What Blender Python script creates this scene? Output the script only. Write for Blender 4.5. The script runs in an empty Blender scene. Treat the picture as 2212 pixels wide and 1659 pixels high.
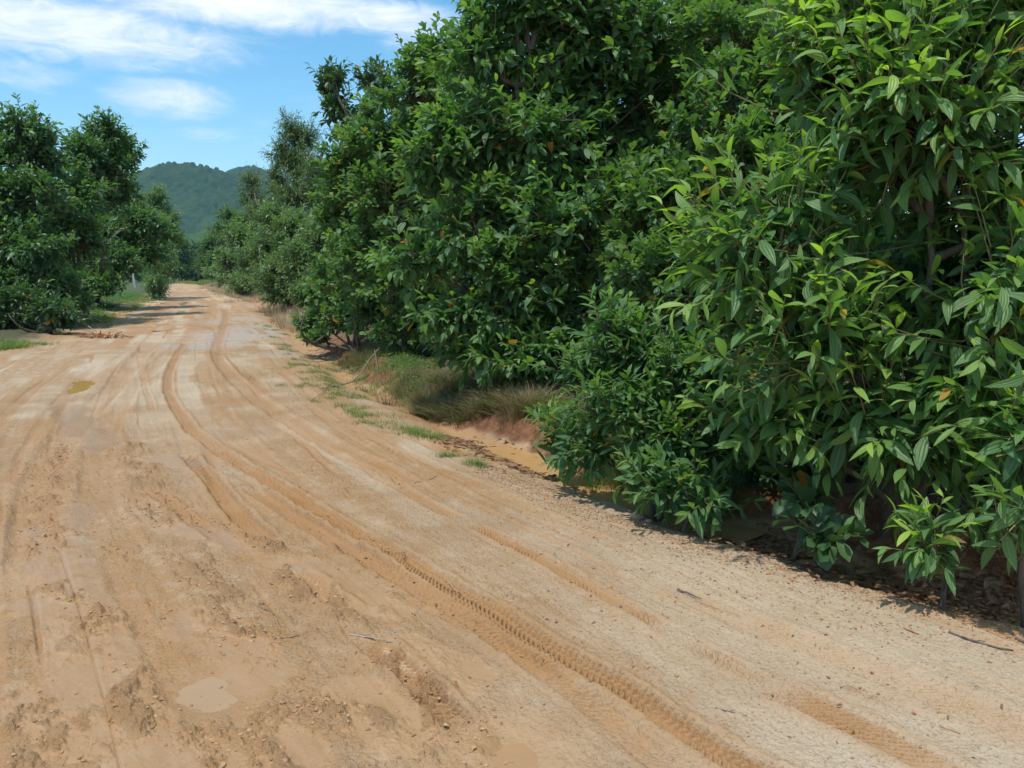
import bpy, math
import numpy as np
from mathutils import Vector

# ------------------------------------------------------------------ camera, world, sun
scene = bpy.context.scene
COL = scene.collection
F = 1726.0                      # focal length in sketch pixels (sketch is 2212 x 1659)
CU, CV = 1106.0, 829.5
PITCH = math.atan((CV - 590.0) / F)
CAMH = 1.55
cam_data = bpy.data.cameras.new("camera")
cam_data.sensor_width = 36.0
cam_data.lens = 36.0 * F / 2212.0
cam_data.clip_start = 0.05
cam_data.clip_end = 9000.0
cam = bpy.data.objects.new("camera", cam_data)
cam.location = (0, 0, CAMH)
cam.rotation_euler = (math.pi / 2 - PITCH, 0, 0)
COL.objects.link(cam)
scene.camera = cam

SUN_EL, SUN_AZ = math.radians(70), math.radians(-140)      # azimuth from +Y towards +X
sun_data = bpy.data.lights.new("sun", 'SUN')
sun_data.energy = 3.1
sun_data.angle = math.radians(1.2)
sun_data.color = (1.0, 0.955, 0.88)
sun = bpy.data.objects.new("sun", sun_data)
sdir = Vector((math.sin(SUN_AZ) * math.cos(SUN_EL), math.cos(SUN_AZ) * math.cos(SUN_EL), math.sin(SUN_EL)))
sun.rotation_euler = sdir.to_track_quat('Z', 'Y').to_euler()
sun.location = (0, 0, 60)
COL.objects.link(sun)

scene.view_settings.view_transform = 'Standard'
scene.view_settings.look = 'None'
scene.view_settings.exposure = 0.42
scene.view_settings.gamma = 1.0
scene.view_settings.use_curve_mapping = False


def N(nt, typ, **kw):
    n = nt.nodes.new(typ)
    for k, v in kw.items():
        if k.startswith('i_'):
            key = k[2:]
            key = int(key) if key.isdigit() else key.replace('_', ' ')
            n.inputs[key].default_value = v
        else:
            setattr(n, k, v)
    return n


def math_node(nt, op, a, b=None, c=None, clamp=False):
    n = nt.nodes.new('ShaderNodeMath')
    n.operation = op
    n.use_clamp = clamp
    for k, x in enumerate((a, b, c)):
        if x is None:
            continue
        if isinstance(x, (int, float)):
            n.inputs[k].default_value = x
        else:
            nt.links.new(x, n.inputs[k])
    return n.outputs[0]


def mix_col(nt, fac, a, b, mode='MIX'):
    n = nt.nodes.new('ShaderNodeMix')
    n.data_type = 'RGBA'
    n.blend_type = mode
    n.clamp_factor = True
    for idx, x in ((0, fac), (6, a), (7, b)):
        if isinstance(x, (int, float)):
            n.inputs[idx].default_value = x
        elif isinstance(x, tuple):
            n.inputs[idx].default_value = (*x, 1)
        else:
            nt.links.new(x, n.inputs[idx])
    return n.outputs[2]


def ramp(nt, src, lo, hi):
    n = nt.nodes.new('ShaderNodeMapRange')
    n.interpolation_type = 'SMOOTHSTEP'
    n.inputs[1].default_value = lo
    n.inputs[2].default_value = hi
    nt.links.new(src, n.inputs[0])
    return n.outputs[0]


def noise(nt, vec, scale, detail=4, rough=0.55, dist=0.0):
    n = nt.nodes.new('ShaderNodeTexNoise')
    n.inputs['Scale'].default_value = scale
    n.inputs['Detail'].default_value = detail
    n.inputs['Roughness'].default_value = rough
    n.inputs['Distortion'].default_value = dist
    if vec is not None:
        nt.links.new(vec, n.inputs['Vector'])
    return n.outputs['Fac']


def pix_dir(U, V):
    x = (U - CU) / F
    y = -(V - CV) / F
    cp, sp = math.cos(PITCH), math.sin(PITCH)
    return np.array([x, cp + y * sp, -sp + y * cp])


world = bpy.data.worlds.new("World")
scene.world = world
world.use_nodes = True
wt = world.node_tree
wt.nodes.clear()
sky = N(wt, 'ShaderNodeTexSky', sky_type='NISHITA', sun_disc=False)
sky.sun_elevation = SUN_EL
sky.sun_rotation = SUN_AZ
sky.air_density = 1.0
sky.dust_density = 0.3
sky.ozone_density = 2.5
hs = N(wt, 'ShaderNodeHueSaturation')
hs.inputs['Hue'].default_value = 0.484
hs.inputs['Saturation'].default_value = 1.26
hs.inputs['Value'].default_value = 0.98
wt.links.new(sky.outputs[0], hs.inputs['Color'])
tc = N(wt, 'ShaderNodeTexCoord')
# cloud banks at fixed directions of the sky, torn into wisps by noise
clouds = [  # U, V, half-width, half-height, strength
    (120, 60, 420, 75, 1.0), (520, 15, 420, 55, 1.0), (820, 35, 220, 50, .95), (950, 90, 170, 45, .8),
    (370, 215, 150, 50, .95), (470, 290, 110, 26, .6), (60, 160, 120, 45, .75), (560, 262, 70, 12, .5), (150, 262, 60, 18, .45),
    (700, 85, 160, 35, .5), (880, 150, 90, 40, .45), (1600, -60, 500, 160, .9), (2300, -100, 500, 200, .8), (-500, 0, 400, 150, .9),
    (640, 200, 90, 20, .35), (330, 330, 150, 14, .35)]
fill_clouds = [((.3, -.5, .8), .75, .9), ((-.7, -.6, .4), .6, .8), ((.8, -.2, .5), .6, .9), ((-.2, .1, 1.0), .35, .6), ((.1, -1, .25), .5, .8), ((-.9, .2, .5), .3, .6)]
sepd = N(wt, 'ShaderNodeSeparateXYZ')
wt.links.new(tc.outputs['Generated'], sepd.inputs[0])
# stretched coordinate for wisps
mp = N(wt, 'ShaderNodeMapping')
mp.inputs['Scale'].default_value = (1.0, 1.0, 3.4)
mp.inputs['Rotation'].default_value = (0, math.radians(-7), 0)
wt.links.new(tc.outputs['Generated'], mp.inputs[0])
nz_big = noise(wt, mp.outputs[0], 5.0, 7, 0.62, 0.6)
nz_fine = noise(wt, mp.outputs[0], 15.0, 8, 0.68, 1.6)
tot = None
for U, V, hw, hh, st in clouds:
    d = pix_dir(U, V)
    d = d / np.linalg.norm(d)
    sub = N(wt, 'ShaderNodeVectorMath', operation='SUBTRACT')
    wt.links.new(tc.outputs['Generated'], sub.inputs[0])
    sub.inputs[1].default_value = tuple(d)
    mul = N(wt, 'ShaderNodeVectorMath', operation='MULTIPLY')
    wt.links.new(sub.outputs[0], mul.inputs[0])
    mul.inputs[1].default_value = (F / hw, 1.0, F / hh)
    ln = N(wt, 'ShaderNodeVectorMath', operation='LENGTH')
    wt.links.new(mul.outputs[0], ln.inputs[0])
    mr = N(wt, 'ShaderNodeMapRange', interpolation_type='SMOOTHSTEP')
    mr.inputs[1].default_value = 0.15
    mr.inputs[2].default_value = 1.5
    mr.inputs[3].default_value = st
    mr.inputs[4].default_value = 0.0
    wt.links.new(ln.outputs['Value'], mr.inputs[0])
    tot = mr.outputs[0] if tot is None else math_node(wt, 'MAXIMUM', tot, mr.outputs[0])
# broken cloud out of view, overhead and behind, added for soft fill light
for dv_, rad_, st in fill_clouds:
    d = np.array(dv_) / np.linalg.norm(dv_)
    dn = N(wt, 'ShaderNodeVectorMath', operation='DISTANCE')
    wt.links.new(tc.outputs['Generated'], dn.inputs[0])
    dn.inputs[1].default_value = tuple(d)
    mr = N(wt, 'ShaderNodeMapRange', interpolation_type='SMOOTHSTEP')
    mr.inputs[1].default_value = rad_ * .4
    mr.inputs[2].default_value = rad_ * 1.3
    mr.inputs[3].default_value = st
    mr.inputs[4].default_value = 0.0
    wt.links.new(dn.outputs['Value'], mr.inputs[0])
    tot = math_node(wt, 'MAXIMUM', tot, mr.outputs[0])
nn = math_node(wt, 'ADD', math_node(wt, 'MULTIPLY', nz_big, 0.55), math_node(wt, 'MULTIPLY', nz_fine, 0.45))
# cover = smoothstep(noise - (1 - blob))
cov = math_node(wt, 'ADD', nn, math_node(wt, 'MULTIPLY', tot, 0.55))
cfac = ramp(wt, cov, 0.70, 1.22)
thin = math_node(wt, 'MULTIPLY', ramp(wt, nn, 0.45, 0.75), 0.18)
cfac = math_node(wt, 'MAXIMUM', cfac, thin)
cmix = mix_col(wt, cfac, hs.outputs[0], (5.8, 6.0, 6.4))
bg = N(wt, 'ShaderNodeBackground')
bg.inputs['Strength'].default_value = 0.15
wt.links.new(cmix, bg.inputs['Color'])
wo = N(wt, 'ShaderNodeOutputWorld')
wt.links.new(bg.outputs[0], wo.inputs['Surface'])

cy = scene.cycles
cy.max_bounces = 7
cy.diffuse_bounces = 4
cy.glossy_bounces = 2
cy.transmission_bounces = 3
cy.transparent_max_bounces = 6
cy.volume_bounces = 0
cy.caustics_reflective = False
cy.caustics_refractive = False
try:
    cy.use_denoising = True
    cy.denoiser = 'OPENIMAGEDENOISE'
except Exception:
    pass

rng = np.random.default_rng(11)


# ------------------------------------------------------------------ helpers
def G(U, V, z=0.0):
    """point of the plane height z seen at sketch pixel U, V"""
    d = pix_dir(U, V)
    t = (z - CAMH) / d[2]
    return np.array([d[0] * t, d[1] * t, z])


def W(U, V, Y):
    d = pix_dir(U, V)
    t = Y / d[1]
    return np.array([d[0] * t, Y, CAMH + d[2] * t])


def tag(o, label=None, cat=None, group=None, kind=None):
    if label:
        o['label'] = label
    if cat:
        o['category'] = cat
    if group:
        o['group'] = group
    if kind:
        o['kind'] = kind
    return o


def thing(name, label, cat, loc, group=None):
    o = bpy.data.objects.new(name, None)
    o.empty_display_size = 0.2
    o.location = tuple(loc)
    COL.objects.link(o)
    return tag(o, label, cat, group)


def mesh_obj(name, verts, quads, mats, parent=None, attrs=None, mat_idx=None, smooth=True, origin=None):
    """one mesh object; quads (M,4) int array (a repeated last index makes a triangle)"""
    verts = np.asarray(verts, dtype=np.float32)
    if origin is not None:
        verts = verts - np.asarray(origin, dtype=np.float32)
    quads = np.asarray(quads, dtype=np.int32)
    me = bpy.data.meshes.new(name)
    me.vertices.add(len(verts))
    me.vertices.foreach_set('co', verts.ravel())
    w = quads.shape[1]
    me.loops.add(quads.size)
    me.loops.foreach_set('vertex_index', quads.ravel())
    me.polygons.add(len(quads))
    me.polygons.foreach_set('loop_start', np.arange(0, quads.size, w, dtype=np.int32))
    me.polygons.foreach_set('loop_total', np.full(len(quads), w, dtype=np.int32))
    if not isinstance(mats, (list, tuple)):
        mats = [mats]
    for m in mats:
        me.materials.append(m)
    if mat_idx is not None:
        me.polygons.foreach_set('material_index', np.asarray(mat_idx, dtype=np.int32))
    me.polygons.foreach_set('use_smooth', np.full(len(quads), smooth, dtype=bool))
    me.update(calc_edges=True)
    if attrs:
        for k, v in attrs.items():
            a = me.attributes.new(k, 'FLOAT', 'POINT')
            a.data.foreach_set('value', np.asarray(v, dtype=np.float32))
    o = bpy.data.objects.new(name, me)
    COL.objects.link(o)
    if parent is not None:
        o.parent = parent
    elif origin is not None:
        o.location = tuple(float(c) for c in origin)
    return o


def nrm(a):
    return a / np.maximum(np.linalg.norm(a, axis=-1, keepdims=True), 1e-9)


def tubes(paths, radii, sides=4):
    """paths (N,K,3), radii (N,K) -> verts, quads"""
    paths = np.asarray(paths, float)
    radii = np.asarray(radii, float)
    n, k, _ = paths.shape
    tan = np.empty_like(paths)
    tan[:, 1:-1] = paths[:, 2:] - paths[:, :-2]
    tan[:, 0] = paths[:, 1] - paths[:, 0]
    tan[:, -1] = paths[:, -1] - paths[:, -2]
    tan = nrm(tan)
    ref = np.tile(np.array([0.31, 0.87, 0.38]), (n, k, 1))
    bad = np.abs((tan * ref).sum(-1)) > 0.95
    ref[bad] = (0.9, -0.1, 0.4)
    a = nrm(np.cross(tan, ref))
    b = np.cross(tan, a)
    th = np.arange(sides) * 2 * math.pi / sides
    ring = (a[:, :, None, :] * np.cos(th)[None, None, :, None] + b[:, :, None, :] * np.sin(th)[None, None, :, None])
    v = paths[:, :, None, :] + ring * radii[:, :, None, None]
    idx = np.arange(n * k * sides).reshape(n, k, sides)
    i0 = idx[:, :-1, :]
    i1 = idx[:, 1:, :]
    q = np.stack([i0, np.roll(i0, -1, 2), np.roll(i1, -1, 2), i1], -1).reshape(-1, 4)
    return v.reshape(-1, 3), q


def tube_path(pts, radii, sides=8, k=14, jit=0.0):
    """resample a polyline smoothly and return arrays for tubes()"""
    pts = np.asarray(pts, float)
    t = np.linspace(0, 1, len(pts))
    tt = np.linspace(0, 1, k)
    p = np.stack([np.interp(tt, t, pts[:, c]) for c in range(3)], -1)
    for _ in range(2):
        p[1:-1] = (p[:-2] + 2 * p[1:-1] + p[2:]) / 4
    if jit:
        p[1:-1] += rng.normal(0, jit, (k - 2, 3))
    r = np.interp(tt, np.linspace(0, 1, len(radii)), radii)
    return p[None], r[None]


class Acc:
    """collects quads of several shapes into one mesh"""
    def __init__(s):
        s.v, s.q, s.m, s.n, s.at = [], [], [], 0, {}

    def add(s, v, q, m=0, **at):
        s.v.append(v)
        s.q.append(q + s.n)
        s.m.append(np.full(len(q), m))
        s.n += len(v)
        for key in set(list(s.at) + list(at)):
            s.at.setdefault(key, [])
            have = sum(len(x) for x in s.at[key])
            if have < s.n - len(v):
                s.at[key].append(np.zeros(s.n - len(v) - have))
            s.at[key].append(np.broadcast_to(at.get(key, 0.0), (len(v),)))

    def build(s, name, mats, parent=None, origin=None, smooth=True):
        at = {k: np.concatenate(v) for k, v in s.at.items()}
        return mesh_obj(name, np.concatenate(s.v), np.concatenate(s.q), mats, parent, at, np.concatenate(s.m), smooth, origin)


# value noise -------------------------------------------------------
_tab = np.random.default_rng(5).random(65536)


def _h(ix, iy, seed):
    return _tab[((ix * 73856093) ^ (iy * 19349663) ^ (seed * 83492791)) & 65535]


def vnoise(x, y, seed=0):
    fx, fy = np.floor(x), np.floor(y)
    ix, iy = fx.astype(np.int64), fy.astype(np.int64)
    u, v = x - fx, y - fy
    u = u * u * u * (u * (u * 6 - 15) + 10)
    v = v * v * v * (v * (v * 6 - 15) + 10)
    a, b = _h(ix, iy, seed), _h(ix + 1, iy, seed)
    c, d = _h(ix, iy + 1, seed), _h(ix + 1, iy + 1, seed)
    return (a + (b - a) * u) * (1 - v) + (c + (d - c) * u) * v


def fbm(x, y, sc, octv=4, seed=0, gain=0.5):
    s, amp, tot = 0, 1.0, 0
    for o in range(octv):
        ca, sa = math.cos(o * 1.1 + .4), math.sin(o * 1.1 + .4)
        s = s + amp * vnoise((x * ca - y * sa) * sc + o * 17.3, (x * sa + y * ca) * sc - o * 9.1, seed + o)
        tot += amp
        amp *= gain
        sc *= 2.03
    return s / tot


def sstep(x, lo, hi):
    t = np.clip((x - lo) / (hi - lo), 0, 1)
    return t * t * (3 - 2 * t)


def pline(px, z=0.0):
    return np.array([G(u, v, z)[:2] for u, v in px])


def smooth_line(P, it=2):
    for _ in range(it):
        Q = [P[0]]
        for a, b in zip(P[:-1], P[1:]):
            Q += [a * .75 + b * .25, a * .25 + b * .75]
        Q.append(P[-1])
        P = np.array(Q)
    return P


def dist_line(x, y, P):
    """distance, signed side (+ right of travel), arc length to polyline P"""
    best = np.full(x.shape, 1e9)
    side = np.zeros(x.shape)
    arc = np.zeros(x.shape)
    s0 = 0.0
    for a, b in zip(P[:-1], P[1:]):
        d = b - a
        L = math.hypot(*d)
        if L < 1e-6:
            continue
        t = np.clip(((x - a[0]) * d[0] + (y - a[1]) * d[1]) / (L * L), 0, 1)
        ex, ey = x - (a[0] + t * d[0]), y - (a[1] + t * d[1])
        dd = ex * ex + ey * ey
        m = dd < best
        best = np.where(m, dd, best)
        side = np.where(m, np.sign(ex * d[1] - ey * d[0]), side)
        arc = np.where(m, s0 + t * L, arc)
        s0 += L
    return np.sqrt(best), side, arc


# ------------------------------------------------------------------ ground layout (ditch, edges, tracks, puddles)
DITCH = smooth_line(pline([(2900, 1500), (2500, 1390), (2212, 1312), (1950, 1240), (1700, 1178), (1560, 1140), (1330, 1070), (1250, 1035), (1120, 985), (1020, 945),
                           (950, 905), (860, 868), (790, 840), (740, 808), (690, 768), (645, 728), (610, 692), (585, 668), (545, 650), (500, 636),
                           (460, 624), (432, 614), (415, 608)], -0.08), 1)
LEFT = smooth_line(pline([(-900, 850), (-300, 792), (0, 762), (120, 738), (200, 705), (262, 672), (312, 650), (345, 634), (372, 619), (388, 610)]), 1)

TRACKS = [  # pixels, width, depth, tread strength, tread kind, colour strength, start-end fade
    ([(1800, 1740), (1560, 1620), (1480, 1562), (1300, 1450), (1100, 1342), (960, 1262), (830, 1182), (700, 1112), (600, 1052), (500, 990), (430, 942),
      (385, 892), (360, 845), (362, 802), (385, 760), (400, 738)], .125, .028, 1.0, 0, .95),
    ([(1250, 1480), (1100, 1385), (950, 1295), (850, 1240), (750, 1185), (640, 1118), (540, 1050)], .13, .026, .8, 1, .9),
    ([(2140, 1720), (2000, 1645), (1850, 1560), (1700, 1490), (1640, 1462)], .15, .022, .9, 1, .85),
    ([(1460, 1362), (1300, 1282), (1150, 1195), (1010, 1128)], .10, .02, .9, 0, .85),
    ([(1700, 1490), (1570, 1420), (1460, 1362)], .10, .008, .6, 0, .35),
    ([(890, 1050), (820, 1008), (740, 975)], .16, .02, .4, 1, .8),
    ([(760, 985), (700, 955), (600, 895), (530, 842), (480, 790), (464, 757), (476, 725), (490, 688), (486, 665)], .22, .025, .1, 1, .75),
    ([(585, 1178), (545, 1140), (500, 1085), (440, 1020), (400, 975)], .13, .03, 1.0, 1, .9),
    ([(1035, 1600), (960, 1535), (885, 1462), (820, 1405), (775, 1372)], .13, .045, 1.0, 1, .7),
    ([(775, 1330), (720, 1292), (690, 1262), (640, 1228)], .11, .03, 1.0, 1, .6),
    ([(330, 735), (300, 770), (235, 850), (130, 950), (85, 1050), (70, 1150), (75, 1300)], .30, .02, .25, 1, .5),
    ([(420, 720), (330, 790), (262, 860), (215, 950), (205, 1060), (235, 1160), (320, 1300), (420, 1450), (520, 1600), (600, 1700)], .26, .012, .15, 0, .35),
    ([(300, 700), (345, 672), (375, 650), (385, 625)], .5, .02, 0, 0, .6),
    ([(430, 700), (450, 672), (440, 645), (420, 622)], .5, .02, 0, 0, .5),
    ([(600, 800), (680, 860), (780, 930), (900, 1010)], .10, .01, .3, 1, .5),
    ([(1500, 1700), (1340, 1560), (1200, 1460), (1060, 1372), (930, 1310), (850, 1262)], .11, .012, .5, 1, .5),
    ([(1010, 1128), (900, 1075), (790, 1012), (690, 960), (600, 905)], .10, .014, .5, 0, .6),
    ([(1300, 1180), (1120, 1090), (960, 1020), (820, 950), (700, 880), (620, 815)], .16, .010, .2, 1, .35),
    ([(2350, 1640), (2100, 1530), (1850, 1430), (1600, 1330), (1380, 1240)], .18, .010, .3, 1, .35),
    ([(330, 1060), (400, 1110), (480, 1170)], .10, .02, .4, 1, .5),
    ([(2212, 1560), (2050, 1500), (1930, 1445)], .14, .01, .3, 1, .4),
    ([(300, 760), (310, 830), (330, 890)], .08, .01, .5, 0, .5),
]
TR = []
for px, wd, dp, tr, kd, cs in TRACKS:
    TR.append((smooth_line(pline(px), 2), wd, dp, tr, kd, cs))

# wet smooth films: line, half width
FILMS = [([(370, 1135), (450, 1150), (560, 1185), (640, 1215)], .14), ([(660, 1225), (740, 1265), (830, 1310)], .17),
         ([(60, 1490), (120, 1540), (180, 1600)], .16), ([(200, 1450), (270, 1470)], .12), ([(130, 1100), (150, 1250), (170, 1400), (230, 1500)], .22),
         ([(900, 1400), (1000, 1470)], .15), ([(860, 1590), (760, 1500)], .16), ([(430, 1340), (560, 1450)], .18), ([(340, 1620), (460, 1640)], .2),
         ([(140, 880), (220, 960)], .25), ([(340, 990), (400, 1000)], .2), ([(560, 1560), (640, 1640)], .14)]
FILMS = [(pline(p), w) for p, w in FILMS]
# puddles with standing water: outline pixels
PUDDLES = [
    ('ochre', [(135, 848), (145, 836), (160, 824), (180, 819), (212, 818), (208, 828), (200, 838), (175, 846), (150, 850)], .10),
    ('milky', [(362, 1482), (400, 1462), (470, 1440), (500, 1462), (515, 1500), (480, 1530), (430, 1540), (390, 1532), (365, 1510)], .05),
    ('corner', [(1040, 1610), (1080, 1590), (1140, 1588), (1175, 1620), (1185, 1680), (1100, 1700), (1030, 1670)], .06),
    ('road', [(376, 674), (392, 669), (404, 673), (396, 678), (380, 678)], .10),
    ('bend', [(384, 655), (398, 650), (410, 653), (400, 659), (388, 659)], .10),
]
CLODS = [  # lines of churned lumps: line, half width, strength
    ([(700, 1270), (770, 1370)], .06, .8), ([(830, 1420), (900, 1480), (980, 1550), (1050, 1610)], .09, 1.3), ([(940, 1560), (960, 1640), (1100, 1700)], .10, 1.0),
    ([(420, 1110), (500, 1140), (590, 1190), (610, 1180)], .06, 1.1), ([(330, 1125), (370, 1130)], .06, .6), ([(600, 1230), (650, 1290)], .06, .9),
    ([(710, 1180), (800, 1235), (860, 1290)], .05, .7), ([(490, 1000), (520, 1022)], .04, .9), ([(840, 1215), (900, 1248)], .04, .9),
    ([(130, 960), (100, 1010), (90, 1100)], .14, .8), ([(280, 960), (300, 1000), (320, 1080), (345, 1120)], .16, .8), ([(90, 1120), (110, 1180)], .15, .8),
    ([(400, 1200), (440, 1260), (480, 1330), (560, 1420)], .12, .8), ([(100, 1260), (170, 1300), (220, 1360)], .07, .7),
    ([(240, 1440), (300, 1450)], .05, .9), ([(290, 1500), (320, 1540)], .09, 1.2), ([(330, 1570), (400, 1590), (450, 1640)], .08, 1.1),
    ([(560, 1560), (640, 1530), (760, 1560)], .12, .8), ([(620, 1490), (690, 1500), (770, 1570)], .09, .9), ([(480, 1560), (560, 1620), (620, 1700)], .08, .8),
    ([(700, 1340), (640, 1380), (560, 1330)], .14, .35), ([(1070, 1268), (1130, 1300)], .05, .9), ([(1000, 1230), (1070, 1270)], .04, .5),
    ([(840, 1035), (880, 1055)], .05, .8), ([(700, 1030), (735, 1060), (745, 1075)], .03, .6), ([(1850, 1490), (1895, 1505)], .05, .7),
    ([(1380, 1430), (1440, 1455)], .05, .6), ([(760, 1140), (800, 1165), (870, 1200)], .04, .6), ([(1560, 1570), (1600, 1600)], .04, .5),
    ([(300, 1200), (260, 1180)], .12, .4), ([(20, 1500), (60, 1640)], .12, .4), ([(1650, 1500), (1900, 1580)], .04, .5),
]
CLODS = [(pline(p), w, s) for p, w, s in CLODS]
PUD = [(k, pline(p), d) for k, p, d in PUDDLES]


def poly_sd(x, y, P):
    """signed distance to polygon, negative inside"""
    d, _, _ = dist_line(x, y, np.vstack([P, P[:1]]))
    ins = np.zeros(x.shape, bool)
    for a, b in zip(P, np.roll(P, -1, 0)):
        c = ((a[1] > y) != (b[1] > y)) & (x < (b[0] - a[0]) * (y - a[1]) / (b[1] - a[1] + 1e-12) + a[0])
        ins ^= c
    return np.where(ins, -d, d)


def ground(x, y, full=True):
    """height and material masks of the ground"""
    r = np.hypot(x, y)
    wx = x + (fbm(x, y, 1.3, 3, 40) - .5) * .35
    wy = y + (fbm(x, y, 1.3, 3, 50) - .5) * .35
    dd, sd, _ = dist_line(wx, wy, DITCH)
    ds = dd * sd                                   # + = bank side
    # the line runs away from the camera, bank lies on its +x side
    dl, sl, _ = dist_line(wx, wy, LEFT)
    ls = -dl * sl                                  # + = outside the road, to the west
    near = np.clip(1.3 - r / 60, 0, 1)
    h = (fbm(x, y, .35, 3, 1) - .5) * .06 + (fbm(x, y, 2.1, 4, 3) - .5) * .028
    fine = (fbm(x, y, 26, 3, 7) - .5)
    wide = 1.0 + .6 * (r > 14)
    chan = np.exp(-(ds / (.33 * wide)) ** 2)
    edge_n = (fbm(x, y, 4.2, 4, 12) - .5) * .42
    brough = (fbm(x, y, 16, 4, 14, .6) - .5)
    bank = sstep(ds + edge_n * .8, .22, .50)
    m_bank = sstep(ds + edge_n, .12, .26) * (1 - sstep(ds + edge_n, .6, 1.1))
    off_r = sstep(ds + edge_n, .5, 1.0)
    h = h - chan * .15 + bank * (.12 + (fbm(x, y, 1.1, 3, 22) - .5) * .12) + off_r * (fbm(x, y, .5, 3, 9) * .12) + bank * brough * .09 * (r < 30)
    off_l = sstep(ls + edge_n * 2, .1, .9)
    h = h + off_l * (.06 + .22 * sstep(ls, .2, 2.5) * fbm(x, y, .8, 3, 31))
    road = (1 - off_r) * (1 - off_l) * (1 - sstep(ds, .0, .35))
    out = dict(bank=m_bank, soil=np.maximum(off_r, off_l))
    grey = np.zeros_like(x)
    if not full:
        return h, out
    # long streaks that follow the way vehicles go
    P0 = smooth_line(pline([(1500, 1800), (900, 1300), (560, 1050), (420, 900), (400, 780), (420, 700), (420, 640), (405, 612)]), 2)
    dc, sc_, arc = dist_line(x, y, P0)
    lat = dc * sc_
    streak = fbm(lat * 3.2, arc * .22, 1.0, 5, 60, .6)
    streak2 = fbm(lat * 11, arc * .7, 1.0, 3, 66, .6)
    h += road * (streak - .5) * .035 + road * (streak2 - .5) * .012
    orange = sstep(streak * .6 + fbm(x, y, .55, 4, 71) * .4, .44, .58) * .85
    pale = sstep(fbm(x, y, .5, 4, 80) * .5 + (1 - streak) * .5, .52, .68) * .6
    # whiter sand on the near right side and far left verge
    c = G(1950, 1400)
    pale = np.maximum(pale, .95 * np.exp(-(((x - c[0]) / 1.0) ** 2 + ((y - c[1]) / .6) ** 2)))
    c = G(1500, 1480)
    pale = np.maximum(pale, .55 * np.exp(-(((x - c[0]) / .9) ** 2 + ((y - c[1]) / .5) ** 2)))
    c = G(820, 1120)
    pale = np.maximum(pale, .55 * sstep(fbm(x, y, 1.8, 4, 82), .4, .6) * np.exp(-(((x - c[0]) / 1.3) ** 2 + ((y - c[1]) / 1.6) ** 2)))
    c = G(60, 800)
    pale = np.maximum(pale, .9 * np.exp(-(((x - c[0]) / 3.2) ** 2 + ((y - c[1]) / 2.2) ** 2)))
    # the left near side is churned orange mud
    c = G(300, 1420)
    mudz = np.exp(-(((x - c[0]) / 1.9) ** 2 + ((y - c[1]) / 2.6) ** 2)) + .8 * np.exp(-(((x - G(150, 1000)[0]) / 1.3) ** 2 + ((y - G(150, 1000)[1]) / 2.2) ** 2))
    mudz = np.clip(mudz, 0, 1)
    orange = np.maximum(orange, mudz * (.60 + .5 * fbm(x, y, 2.2, 4, 33)))
    pale *= (1 - mudz * .8)
    east = sstep(x + .12 * y, .1, 1.5) * (1 - sstep(r, 7, 12))
    pale = np.maximum(pale, east * (.30 + .75 * fbm(x, y, 1.5, 4, 84)))
    orange = orange * (1 - .75 * east)
    # edge of whitish crust by the near left corner
    c = G(10, 1250)
    pale = np.maximum(pale, .8 * np.exp(-(((x - c[0]) / .25) ** 2 + ((y - c[1]) / 1.3) ** 2)))
    # grey gravelly crust on the bend
    for (u, v, sx, sy, st) in ((560, 715, 1.7, 4.0, 1.0), (430, 745, 1.5, 1.6, .8), (500, 690, 1.5, 4.0, .7), (620, 760, .8, 2.0, .5), (870, 915, .8, .7, .4), (640, 1440, .3, .3, .25)):
        c = G(u, v)
        g_ = np.exp(-(((x - c[0]) / sx) ** 2 + ((y - c[1]) / sy) ** 2)) * st
        grey = np.maximum(grey, g_)
    grey = sstep(grey + (fbm(x, y, 1.6, 4, 91) - .5) * .7, .3, .75)
    wet = np.zeros_like(x)
    trk = np.zeros_like(x)
    lines = 0
    for k, (sc1, lo) in enumerate(((2.3, .90), (4.1, .88))):
        v_ = 1 - np.abs(2 * vnoise(lat * sc1 + 40 * k, arc * .10 + 7, 130 + k) - 1)
        lines = np.maximum(lines, sstep(v_, lo, .985) * (1 - .35 * k) * sstep(fbm(x, y, .7, 2, 140 + k), .36, .52))
    lines = lines * road * (dc < 4.5)
    h += -lines * .017 * (.6 + .8 * fbm(x, y, 5, 2, 144)) * near
    trk = np.maximum(trk, lines * .75)
    clod = np.zeros_like(x)
    for P, wd, dp, tr, kd, cs in TR:
        sel = (x > P[:, 0].min() - 1) & (x < P[:, 0].max() + 1) & (y > P[:, 1].min() - 1) & (y < P[:, 1].max() + 1)
        xs, ys = x[sel], y[sel]
        if xs.size == 0:
            continue
        wob = (fbm(xs, ys, 2.0, 2, 17) - .5) * .03
        d, s, a = dist_line(xs + wob, ys + wob, P)
        L = a.max()
        fade = sstep(a, 0, .25) * sstep(L - a, 0, .25)
        hw = wd / 2
        ins = (1 - sstep(d, hw * .75, hw * 1.15)) * fade
        rim = np.exp(-((d - hw * 1.35) / (hw * .35)) ** 2) * fade
        var = .55 + .6 * fbm(xs, ys, 1.4, 2, 19)
        hh = -dp * ins * var + dp * .45 * rim * (fbm(xs, ys, 14, 2, 23) * 1.6)
        ph = (a + (d * s) * (.9 if kd else 0) + (0 if kd else np.abs(d) * .55)) / .034
        sq = np.clip(np.sin(ph * 2 * math.pi) * 2.2, -1, 1)
        gap = np.clip((np.abs(np.sin(d * s * 2 * math.pi / (wd * .62))) - .28) * 3, -.6, 1) if not kd else 1
        tfade = sstep(fbm(xs, ys, 1.6, 3, 29), .28, .46)
        far = np.clip(1.6 - np.hypot(xs, ys) / 7, 0, 1)
        hh = hh + ins * tr * .014 * sq * gap * tfade * far
        h[sel] += hh * near[sel]
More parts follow.
